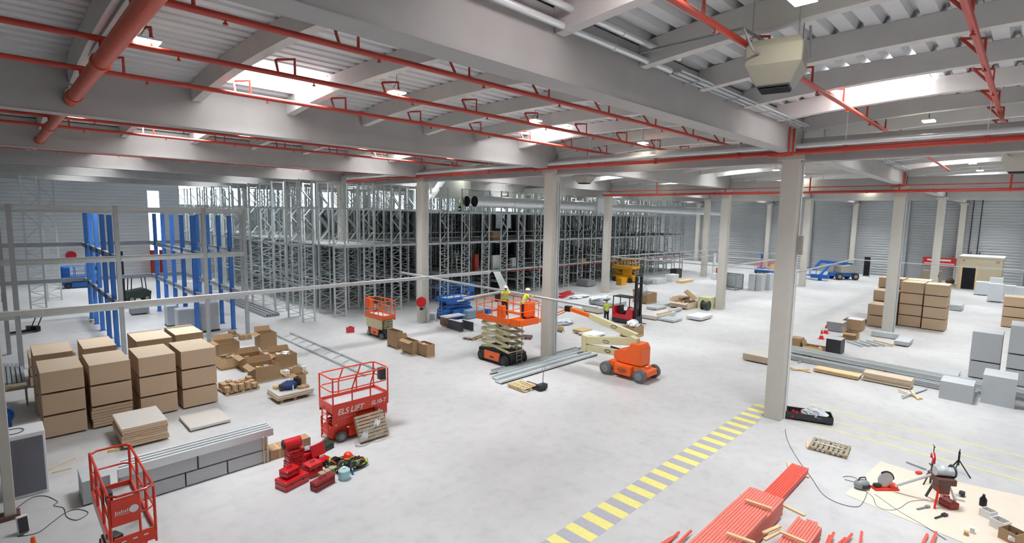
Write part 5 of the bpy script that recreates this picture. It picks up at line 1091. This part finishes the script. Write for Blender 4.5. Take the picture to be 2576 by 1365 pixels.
for n, (px, py1, py2) in enumerate(((2415, 520, 700), (2462, 515, 660), (2440, 620, 672))):
    p = at(px, 600, 6); d = p-CAM; q = CAM+d*((X1-.3-CAM.x)/d.x); b = MB(); b.cyl((X1-.25, q.y, 3 if n else .2), (X1-.25, q.y, 12), .06, 6)
    if n: b.tube([(X1-.25, q.y, 3.1), (X1-.25, q.y-.3, 2.9+1.5), (X1-.25, q.y-5, 4.4)][:2], .06, 6)
    tag(b.build('wall_pipe', 'dark'), 'dark pipe running down the far wall, %s from left' % ORD[n], 'pipe')
for n, y in enumerate((19.5, 6.3, -6.8)):
    b = MB(); b.box(X1-.45, y-.12, 0, X1-.02, y+.12, 12); tag(b.build('wall_post', 'dullst'), 'grey steel post on the far wall, %s from left' % ORD[n], 'post')
# stacked board packs at right
n = 0
for c, (a, w_, ys, tiers, lab) in enumerate(((27.0, 2.1, 1.62, 3, 'leftmost stack'), (29.3, 2.1, 1.5, 5, 'rear stack left of the column'), (29.3, 2.1, -.45, 4, 'stack right of the column'))): pass
RS = [((26.9, .05, 28.9, 1.75), .92, 2, 'lower stack left of the column'), ((29.2, .1, 31.2, 1.85), .92, 3, 'middle stack behind the column'), ((31.5, .2, 33.5, 1.95), .92, 4, 'rearmost tall stack'), ((29.2, -1.5, 31.2, .0), .92, 4, 'stack right of the column'), ((31.5, -1.6, 33.5, .0), .92, 4, 'rear stack at the right end'), ((26.9, -1.25, 28.9, -.05) if 0 else (29.0, -3.05, 31.0, -1.6), .92, 4, 'rightmost front stack')]
for box, h, tiers, lab in RS:
    for k in range(tiers): pack('tan board pack, %s tier, %s' % (ORD[k], lab), box, h, 'board', h*k, top='boardtop' if k == tiers-1 else None, group='tan board packs at right')
for k in range(3): pack('tan board pack at the right edge, %s tier' % tn[k], (35.6, -8.6, 37.6, -6.1), .85, 'board', .86*k, top='boardtop' if k == 2 else None, group='board packs at the right edge')
pack('pale pack in front of the board packs at the right edge', (32.5, -8.4, 34.2, -7.0), .8, 'lwood', 0, 'board stack', 'board_pack', .1, layers=3)
b = MB(); b.cb((0, 0, .1), (1.8, .8, .2), .2); b.cb((.5, .4, .3), (1.2, .6, .15), -.4); o = b.build('plank_heap', 'lwood'); o.location = A_(2352, 805)+(0,); tag(o, 'yellow planks and film right of the tan board stacks', 'planks')
pack('grey mesh pack lying behind the tan board stacks', fb((2345, 776), (2420, 782), 2.0), .6, 'galv', 0, 'steel pack', 'steel_pack', .05, layers=3)
for n, (a, c, h) in enumerate((((2450, 742), (2485, 744), 1.6), ((2482, 758), (2520, 762), 2.0), ((2522, 752), (2552, 756), 1.6), ((2485, 738), (2520, 738), 1.9), ((2550, 750), (2580, 752), 1.3))):
    x0, y0, x1, y1 = fb(a, c, 1.8); pack('white wrapped pallet near the beige hut, %s' % ['leftmost', 'largest in front', 'right of the largest', 'behind the largest', 'at the picture edge'][n], (x0, y0, x0+1.6, y1), h, 'wrapw', 0, 'wrapped pallet', 'wrapped_pallet', .12, 'white pallets by the hut')
# grey sheet packs at the right edge
for k, (z, h) in enumerate(((0, .95), (.97, 1.65))): pack('pale grey sheet pack, %s of the left pair at the right edge' % ['lower', 'upper'][k], (14.6, -6.7, 16.4, -5.45), h, 'slab', z, 'sheet stack', 'grey_sheet_pack', .06, 'grey sheet packs at right', layers=0 if k else 0, top='gpanel')
for k, (z, h) in enumerate(((0, .85), (.87, .8), (1.69, 1.55))): pack('grey sheet pack, %s of the tall stack at the right edge' % ['lowest', 'middle', 'uppermost'][k], (14.4, -8.3, 16.4, -6.95), h, 'slab', z, 'sheet stack', 'grey_sheet_pack', .06, 'grey sheet packs at right', top='gpanel')
carton('grey sheet-metal crate, left one before the grey packs', (8.8, -6.0, 10.1, -4.75), .9, 'gpanel', 0, 'metal_crate', 'crate'); carton('large grey sheet-metal crate with a white label before the grey packs', (9.55, -7.45, 11.2, -6.25), 1.4, 'gpanel', 0, 'metal_crate', 'crate')
carton('grey sheet-metal crate cut by the right edge', (8.9, -8.9, 10.2, -7.8), 1.3, 'gpanel', .0, 'metal_crate', 'crate')
pack('low pale blue sheet pack behind the long steel beams', fb((2337, 950), (2410, 958), 1.4), .35, 'gpanel', 0, 'sheet stack', 'sheet_stack', .05, layers=3)
# long steel beams in front of them
def ibeam(lab, x, ya, yb, z, h=.24, w=.16, m='galv', g='long steel beams at right', x2=None):
    b = MB(); x2 = x if x2 is None else x2
    for (dx, dz, ww, hh) in ((0, 0, w, .02), (0, h-.02, w, .02)): b.hexa([(x-ww/2, ya, z+dz), (x+ww/2, ya, z+dz), (x2+ww/2, yb, z+dz), (x2-ww/2, yb, z+dz), (x-ww/2, ya, z+dz+hh), (x+ww/2, ya, z+dz+hh), (x2+ww/2, yb, z+dz+hh), (x2-ww/2, yb, z+dz+hh)])
    b.hexa([(x-.012, ya, z), (x+.012, ya, z), (x2+.012, yb, z), (x2-.012, yb, z), (x-.012, ya, z+h), (x+.012, ya, z+h), (x2+.012, yb, z+h), (x2-.012, yb, z+h)])
    return tag(b.build('steel_beam', m), lab, 'steel beam', g)
for n, (x, ya, yb, x2) in enumerate(((10.75, 2.7, -6.1, 10.4), (11.0, 2.8, -6.3, 10.7), (12.2, 3.2, -9.5, 11.4), (12.45, 3.3, -9.5, 11.65), (12.7, 3.4, -9.5, 11.95), (12.95, 3.3, -9.5, 12.2))):
    ibeam('long galvanised steel beam on the right floor, %s from the camera' % ORD[n], x, ya, yb, .06+(.1 if n > 1 else 0), x2=x2, m='shiny' if n in (2, 5) else 'galv')
for y in (2, -2, -5.5): b = MB(); b.box(10.2, y-.05, 0, 13, y+.05, .06); tag(b.build('bearer', 'owood'), 'wooden bearer under the long steel beams, %s' % {2: 'left', -2: 'middle', -5.5: 'right'}[y], 'timber')
pack('pale pinkish board pack half hidden by the foreground column', (8.3, 2.5, 10.0, 4.6), .45, 'boardtop', 0, 'board stack', 'board_pack', .08, top='bpale')
for n, (a, c, h, m_) in enumerate((((2048, 934), (2160, 958), .25, 'lwood'), ((2172, 955), (2290, 982), .5, 'boardtop'))):
    P, Q = at(*a), at(*c); L = (Q-P).length; cx, cy = (P.x+Q.x)/2+.35, (P.y+Q.y)/2; pack(['thin yellowish plywood pack beside the long steel beams', 'thick pale plywood pack beside the long steel beams'][n], (cx-.4, cy-L/2, cx+.4, cy+L/2), h, m_, 0, 'board stack', 'plywood_pack', .06, layers=3+n)
for n, (a, c) in enumerate((((1985, 925), (2040, 938)), ((1990, 932), (2035, 930)), ((2260, 985), (2320, 1005)), ((2270, 1003), (2330, 980)), ((2290, 990), (2310, 1006)))):
    P, Q = at(*a), at(*c); b = MB(); b.bar((P.x, P.y, .05+.03*n % 2), (Q.x, Q.y, .05), .1, .05); tag(b.build('loose_plank', 'lwood' if n != 3 else 'galv'), 'loose %s on the floor %s, %s piece' % ('plank' if n != 3 else 'grey strip', 'by the foreground column' if n < 2 else 'at the end of the plywood packs', ORD[n]), 'plank', 'loose planks')
# clutter between the foreground column and the board stacks
carton('brown carton directly right of the foreground column', fb((1984, 876), (2013, 880), .8), .75, 'card'); openbox('low open tan carton right of the foreground column', fb((2018, 884), (2070, 892), .9), .4, seed=31, base=False, fm='lwood')
t = pack('black crate with a grey top left of the grey steel pieces', fb((2076, 888), (2112, 895), 1.1), 1.0, 'dark', 0, 'crate', 'dark_crate', .03, top='gpanel')
pack('grey wrapped crate at the back left of the clutter', fb((2076, 832), (2120, 836), 1.4), .75, 'grey', 0, 'crate', 'grey_crate', .05, top='bpale')
pack('brown carton with a white lid behind the open box', fb((2126, 830), (2168, 834), 1.2), .9, 'card', 0, 'carton', 'carton', .05, top='white'); openbox('open brown box with a white flap in the clutter', fb((2118, 852), (2155, 856), .9), .5, seed=32, base=False)
pack('grey flat slab with dark sides lying on the open floor', fb((2248, 868), (2285, 874), 2.0), .35, 'gpanel', 0, 'sheet stack', 'sheet_stack', .1)
pack('long pale blue-grey pack at the foot of the column before the boards', fb((2190, 846), (2258, 854), .7), .4, 'galv', 0, 'steel pack', 'steel_pack', .05)
for n in range(5):
    P = at(2150+18*n, 866); b = MB(); b.cb((0, 0, .06+.02*n), (.2, 1.4, .1), -.7+.06*n); o = b.build('steel_offcut', 'galv' if n < 4 else 'lwood'); o.location = (P.x, P.y, 0); tag(o, 'short %s length on the floor in the right clutter, %s from left' % ('steel' if n < 4 else 'wooden', ORD[n]), 'offcut', 'offcuts in the clutter')
for n, (px, py) in enumerate(((2066, 852), (2077, 838))):
    x, y = A_(px, py); t = thing('traffic_cone', 'red and white traffic cone right of the foreground column, %s one' % ['nearer', 'farther'][n], 'traffic cone', (x, y, 0))
    b = MB(); b.tube([(0, 0, .03), (0, 0, .65)], [.16, .04], 14); b.box(-.2, -.2, 0, .2, .2, .03); b.build('cone', 'red', t, True); b = MB(); b.tube([(0, 0, .25), (0, 0, .4)], [.122, .095], 14); b.build('white_band', 'white', t, True)
t = pallet('flat stack of pale film on a dark pallet behind the clutter', A_(2150, 812)+(0,), 0, 1.6, 1.4, 'brown', h=.3)
# bin of red caps at the foot of the column
t = thing('metal_tray', 'shallow dark metal tray at the foot of the foreground column', 'tray', (.85, -1.1, 0), -.35)
b = MB()
for s in ((-.9, -.4, .9, -.37), (-.9, .37, .9, .4), (-.9, -.4, -.87, .4), (.87, -.4, .9, .4)): b.box(s[0], s[1], .06, s[2], s[3], .34)
b.box(-.9, -.4, .06, .9, .4, .1); b.build('tray', 'dark', t); b = MB(); [b.box(x-.05, -.38, 0, x+.05, .38, .06) for x in (-.7, 0, .7)]; b.build('feet', 'dark', t); t.rotation_euler[2] = -1.2
R = random.Random(5)
for k in range(16):
    a = R.uniform(-.3, .3); c = R.uniform(.1, .75); v = Matrix.Rotation(-1.2, 3, 'Z') @ Vector((-c, a, .16)); b = MB(); b.cyl((0, 0, 0), (0, 0, .07), .045, 10); b.cyl((0, 0, .07), (0, 0, .09), .055, 10); o = b.build('red_pipe_fitting', 'red2', smooth=True); o.location = (v.x+.75, v.y-1.05, .1+.05*(k % 3)); o.rotation_euler = (R.uniform(-1, 1), R.uniform(-1, 1), 0); tag(o, 'small red cap in the dark metal tray', 'fitting', 'red caps in the tray')
v = Matrix.Rotation(-1.2, 3, 'Z') @ Vector((.35, 0, 0)); blob('white plastic bag spilling out of the dark metal tray', (v.x+.75, v.y-1.05, .12), (1.0, 1.5, .9), 'wrapw', 'bag', 'plastic_bag', 17, .3)
pallet('weathered pallet alone on the right floor with strips on it', (-1.85, -2.6, 0), math.pi/2+.1, 1.25, 1.1, 'owood'); b = MB(); b.bar((-1.9, -2.1, .16), (-1.85, -3.0, .16), .06, .03); tag(b.build('white_strip', 'white'), 'white strip lying across the weathered pallet', 'strip'); b = MB(); b.bar((-2.4, -2.0, .03), (-1.9, -1.85, .1), .1, .04); tag(b.build('plank', 'lwood'), 'short plank leaning on the corner of the weathered pallet', 'plank')
# ------------------------------------------------------------------ coral pipes at the bottom right
def bundle(lab, grp, x0, yc, n, layers, L, r=.036, m='mpink', z0=.06, rz=0, stag=.0, seed=0):
    R = random.Random(seed); proto = None
    for k in range(layers):
        for i in range(n):
            if 0 < i < n-1 and 0 < k < layers-1: continue
            if proto is None:
                b = MB(); b.tube([(-L, 0, 0), (0, 0, 0)], r, 9); proto = b.build('red_pipe', m, smooth=True); o = proto
            else: o = proto.copy(); COL.objects.link(o)
            yy = (i-(n-1)/2)*r*2.04; v = Matrix.Rotation(rz, 3, 'Z') @ Vector((R.uniform(-stag, stag), yy, 0)); o.location = (x0+v.x, yc+v.y, z0+r+k*r*1.98); o.rotation_euler = (0, 0, rz); tag(o, '%s, %s from left, %s layer up' % (lab, ORD[n-1-i], ORD[k]), 'pipe', grp)
p, q = at(1905, 1226, .62), at(1956, 1240, .62)
bundle('coral red pipe in the big strapped bundle', 'pipes of the big bundle', p.x, (p.y+q.y)/2, 13, 7, 6, .037, stag=.03, seed=1, z0=.08)
bundle('coral red pipe lying on the big bundle', 'pipes on the big bundle', at(1880, 1270, .72).x, (p.y+q.y)/2-.05, 12, 2, 5, .037, z0=.08+.037*1.98*7, stag=.02, seed=2) 
p2, q2 = at(1990, 1172, .25), at(2026, 1174, .25)
bundle('bright red pipe in the narrow bundle', 'pipes of the narrow bundle', max(p2.x, q2.x), (p2.y+q2.y)/2-.02, 8, 3, 5.5, .033, 'pink', stag=.02, seed=3, z0=.05)
p3 = at(2030, 1318, .3); bundle('coral red pipe in the small right bundle', 'pipes of the small bundle', p3.x+.2, p3.y-.02, 9, 4, 4, .035, stag=.12, seed=4, z0=.05)
R = random.Random(9)
for k in range(14):
    px = (1690, 1705, 1735, 1762, 1785, 1803, 2058, 2085, 2100, 2125, 2145, 2165, 2330, 2355)[k]+R.uniform(-4, 4); py = R.uniform(1338, 1362); P = at(px, py, .1); b = MB(); b.tube([(-3, 0, 0), (0, 0, 0)], .035, 8); o = b.build('red_pipe', 'pink', smooth=True); o.location = (P.x, P.y, .05+.06*(k % 3)); o.rotation_euler = (0, -.01, R.uniform(-.18, .18)); tag(o, 'loose coral red pipe end at the bottom edge, %s from left' % ORD[k], 'pipe', 'loose pipes at the bottom edge')
def plank(lab, a, c, w=.09, h=.05, m='lwood'):
    P, Q = at(*a), at(*c); b = MB(); b.bar(P, Q, w, h); return tag(b.build('timber_batten', m, bev=.003), lab, 'timber')
zt = .72
plank('wooden batten across the far end of the big pipe bundle', (1876, 1257, zt-.05), (1942, 1279, zt-.05)); plank('wooden batten across the near end of the big pipe bundle', (1828, 1340, zt+.12), (1900, 1365, zt+.12)); plank('wooden board leaning left of the big pipe bundle', (1852, 1292, .05), (1868, 1246, .45), .14, .03, 'wood')
plank('thin batten sticking out right of the narrow bundle', (2010, 1190, .03), (2035, 1200, .03)); plank('batten lying between the two pipe bundles, upper one', (1958, 1264, .026), (2025, 1296, .026)); plank('batten across the small pipe bundle', (1962, 1336, .42), (2028, 1364, .42)); plank('slanting batten between the bundles, left one', (1920, 1340, .5), (1962, 1322, .5)); plank('slanting batten between the bundles, right one', (1923, 1357, .4), (1965, 1334, .4)); plank('short batten beside the far end of the narrow bundle', (1982, 1164, .03), (1986, 1178, .03))
# ------------------------------------------------------------------ pipe working place at the right
pts = [at(2125, 1243), at(2215, 1160), at(2330, 1195), at(2640, 1262), at(2640, 1420), at(2440, 1372)]
b = MB(); b.prism([(p.x, p.y) for p in pts], 'z', .003, .012); tag(b.build('cardboard_mat', 'mat_'), 'large beige sheet spread on the floor under the pipe machine', 'floor sheet')
x, y = A_(2362, 1268); t = thing('pipe_threading_machine', 'grey pipe threading machine on a red-footed stand', 'machine', (x, y, 0), .6)
b = MB(); b.ball((0, 0, 1.12), .2, n=18, m=10, sc=(1, .8, .8)); b.cyl((-.05, -.24, 1.1), (-.05, .24, 1.1), .14, 18); b.build('head', 'galv', t, True)
b = MB(); b.tube([(.18*math.cos(a*math.pi/9), -.26, 1.1+.18*math.sin(a*math.pi/9)) for a in range(18)], .03, 8, closed=True); [b.bar((0, -.26, 1.1), (.17*math.cos(a), -.26, 1.1+.17*math.sin(a)), .025) for a in (0, 2.1, 4.2)]; b.build('chuck_wheel', 'green', t, True)
b = MB(); b.box(-.3, -.25, .75, .3, .25, .95); b.cb((.0, 0, .6), (.4, .3, .35)); b.build('oil_pan', 'brown', t, bev=.03)
for q in range(3):
    a = q*2.1+.3; b = MB(); b.bar((.15*math.cos(a), .15*math.sin(a), .8), (.45*math.cos(a), .45*math.sin(a), .02), .05); b.build('leg', ['dark', 'red', 'white'][q], t)
b = MB(); b.cb((-.1, -.2, .12), (.4, .3, .2), .3); b.build('foot_box', 'dred', t, bev=.02)
b = MB(); b.cb((.35, -.35, .1), (.26, .18, .18), -.2); b.build('foot_switch', 'red2', t, bev=.02)
b = MB(); b.cyl((.1, .1, 1.0), (1.1, -.25, .82), .02, 6); b.build('guide_bar', 'black', t); b = MB(); b.cyl(at(2252, 1222, .22), (x, y, 1.08), .04, 10); tag(b.build('steel_pipe', 'shiny', smooth=True), 'silver pipe slanting from the chop saw up to the threading machine', 'pipe')
x, y = A_(2340, 1215); t = thing('pipe_vice', 'red chain vice with a T-handle on a post behind the threading machine', 'vice', (x, y, 0), .3); b = MB(); b.cyl((0, 0, 0), (0, 0, .75), .03, 8); [b.bar((0, 0, .5), (.35*math.cos(a), .35*math.sin(a), 0), .03) for a in (.3, 2.4, 4.5)]; b.build('tripod_leg', 'dark', t); b = MB(); b.tube([(-.12, 0, .75), (-.14, 0, .95), (0, 0, 1.05), (.12, 0, .98), (.12, 0, .85)], .05, 8); b.build('jaw', 'red2', t, True); b = MB(); b.cyl((0, 0, 1.0), (0, 0, 1.3), .014, 6); b.cyl((-.12, 0, 1.3), (.12, 0, 1.3), .014, 6); b.build('handle', 'dark', t)
x, y = A_(2408, 1190); t = thing('pipe_stand', 'black tripod pipe stand at the upper right of the beige sheet', 'pipe stand', (x, y, 0))
for a in (.2, 2.3, 4.4): b = MB(); b.bar((0, 0, .5), (.38*math.cos(a), .38*math.sin(a), 0), .03); b.build('leg', 'black', t)
b = MB(); b.cyl((0, 0, .3), (0, 0, .78), .03, 8); b.build('post', 'black', t); b = MB(); b.cyl((-.16, 0, .7), (.16, 0, .7), .014, 6); b.bar((-.08, 0, .85), (0, 0, .78), .03); b.bar((.08, 0, .85), (0, 0, .78), .03); b.build('pipe_cradle', 'black', t)
x, y = A_(2225, 1230); t = thing('chop_saw', 'red chop saw with a big grey disc guard on the beige sheet', 'saw', (x, y, 0), -.75)
b = MB(); b.box(-.4, -.14, 0, .4, .14, .08); b.cb((.25, 0, .12), (.25, .2, .14)); b.build('base', 'red', t, bev=.02); b = MB(); b.cyl((.0, -.02, .34), (.0, .03, .34), .24, 26); b.build('disc', 'gpanel', t, True); b = MB(); b.tube([(.26*math.cos(a), .0, .34+.26*math.sin(a)) for a in [i*.2 for i in range(12)]], .03, 6); b.build('guard', 'black', t, True); b = MB(); b.cb((-.25, 0, .15), (.2, .12, .1)); b.cyl((-.4, 0, .16), (-.28, 0, .16), .03, 8); b.build('clamp', 'dark', t)
x, y = A_(2167, 1228); t = thing('power_unit', 'small grey ribbed power unit left of the chop saw', 'power unit', (x, y, 0), -.6); b = MB(); b.ball((0, 0, .14), .24, n=16, m=8, sc=(1.1, .75, .75)); b.v = [(a, c, max(z, 0)) for a, c, z in b.v]; b.build('body', 'grey', t, True); b = MB(); b.tube([(-.15, 0, .28), (-.1, 0, .38), (.1, 0, .38), (.15, 0, .28)], .02, 6); b.build('handle', 'black', t); b = MB(); [b.box(-.12+.06*i, -.19, .08, -.09+.06*i, -.15, .2) for i in range(5)]; b.build('vent', 'dark', t)
cable([(1975, 1080), (1980, 1105), (1992, 1130), (2010, 1160), (2040, 1200), (2070, 1243), (2110, 1266), (2155, 1275), (2172, 1262), (2182, 1238)], 'long thin dark cable curving past the coral pipes to the power unit')
cable([(2170, 1232), (2195, 1250), (2205, 1272), (2230, 1283), (2260, 1280), (2290, 1262), (2335, 1258)], 'dark cable from the power unit to the threading machine'); cable([(2200, 1243), (2260, 1285), (2320, 1320), (2380, 1358)], 'straight dark cable running over the beige sheet to the bottom edge'); cable([(2120, 1200), (2135, 1198), (2155, 1204), (2150, 1212), (2125, 1206)], 'small cable loop beside the power unit')
x, y = A_(2322, 1192); b = MB(); b.cb((0, 0, .05), (.2, .12, .08), -.5); o = b.build('red_block', 'red', bev=.02); o.location = A_(2311, 1192)+(.01,); tag(o, 'small red block on the sheet above the chop saw', 'block')
P, Q = at(2280, 1163), at(2330, 1182); b = MB(); b.bar((P.x, P.y, .03), (Q.x, Q.y, .03), .05, .04); tag(b.build('steel_strip', 'dullst'), 'steel strip at the upper edge of the beige sheet', 'strip')
x, y = A_(2418, 1252); t = thing('vice_clamp', 'silver and dark clamp lying right of the threading machine', 'clamp', (x, y, .012)); b = MB(); b.tube([(-.25, -.1, .03), (-.3, .1, .03), (0, .15, .05), (.1, -.05, .05)], .02, 6); b.build('bow', 'galv', t, True); b = MB(); b.cb((.15, 0, .08), (.2, .15, .14)); b.build('jaw', 'dark', t, bev=.03)
x, y = A_(2320, 1280); b = MB(); b.bar((-.2, .1, .03), (.2, -.1, .03), .04); b.cb((.2, -.1, .04), (.14, .08, .06), -.4); o = b.build('pipe_wrench', 'grey'); o.location = (x, y, .012); tag(o, 'pipe wrench lying left of the threading machine', 'wrench')
x, y = A_(2368, 1300); b = MB(); b.bar((-.3, .12, .03), (.1, -.05, .03), .035); b.cb((.12, -.06, .04), (.16, .1, .07), -.4); o = b.build('pipe_wrench', 'dark'); o.location = (x, y, .012); tag(o, 'dark wrench lying below the threading machine', 'wrench')
x, y = A_(2472, 1272); t = thing('oil_bottle', 'black oil bottle standing on the beige sheet', 'bottle', (x, y, .012)); b = MB(); b.tube([(0, 0, 0), (0, 0, .22), (0, 0, .3), (0, 0, .34)], [.09, .09, .04, .03], 12); b.build('body', 'black', t, True); b = MB(); b.cyl((0, 0, .34), (0, 0, .37), .035, 8); b.build('cap', 'dark', t)
for n, (px, py, s, lab) in enumerate(((2485, 1300, .3, 'small open white carton by the black bottle'), (2515, 1328, .34, 'open white carton right of the small one'), (2545, 1360, .42, 'tan open carton with tools at the bottom right corner'))):
    x, y = A_(px, py); openbox(lab, (x-s/2, y-s/2, x+s/2, y+s/2), s*.75, 'white' if n < 2 else 'card', .012, .35, 'dark', False, base=False, junk=2 if n == 2 else 0, seed=40+n, rz=-.5)
x, y = A_(2560, 1330); t = thing('angle_grinder', 'silver and black grinder lying in front of the corner carton', 'grinder', (x-.1, y+.3, .05), .4); b = MB(); b.cyl((-.2, 0, .05), (.15, 0, .05), .05, 10); b.build('body', 'black', t, True); b = MB(); b.ball((.2, 0, .06), .09, sc=(1, 1, .6)); b.build('gear_head', 'shiny', t, True)
for n, (px, py) in enumerate(((2430, 1345), (2445, 1340))): x, y = A_(px, py); carton('small white and brown box on the sheet near the bottom, %s' % ['left', 'right'][n], (x-.07, y-.05, x+.07, y+.05), .1+.06*n, 'wood' if n == 0 else 'white', .012)
# a few bright scraps on the open floor
for n, (px, py) in enumerate(((1350, 1181), (1850, 925), (1860, 780), (1590, 1110), (2320, 772), (2170, 985), (1695, 812), (1945, 845))):
    x, y = A_(px, py); b = MB(); b.cb((0, 0, .01), (.09, .05, .01), n); o = b.build('paper_scrap', 'white'); o.location = (x, y, 0); tag(o, ['tiny white paper scrap alone in the open middle floor', 'white scrap left of the foreground column', 'white scrap on the floor right of the white flat pack', 'white scrap in the middle of the open floor', 'white scrap on the floor right of the board stacks', 'white scrap below the plywood packs', 'white scrap by the low sheet packs', 'small scrap beyond the boom lift'][n], 'scrap')
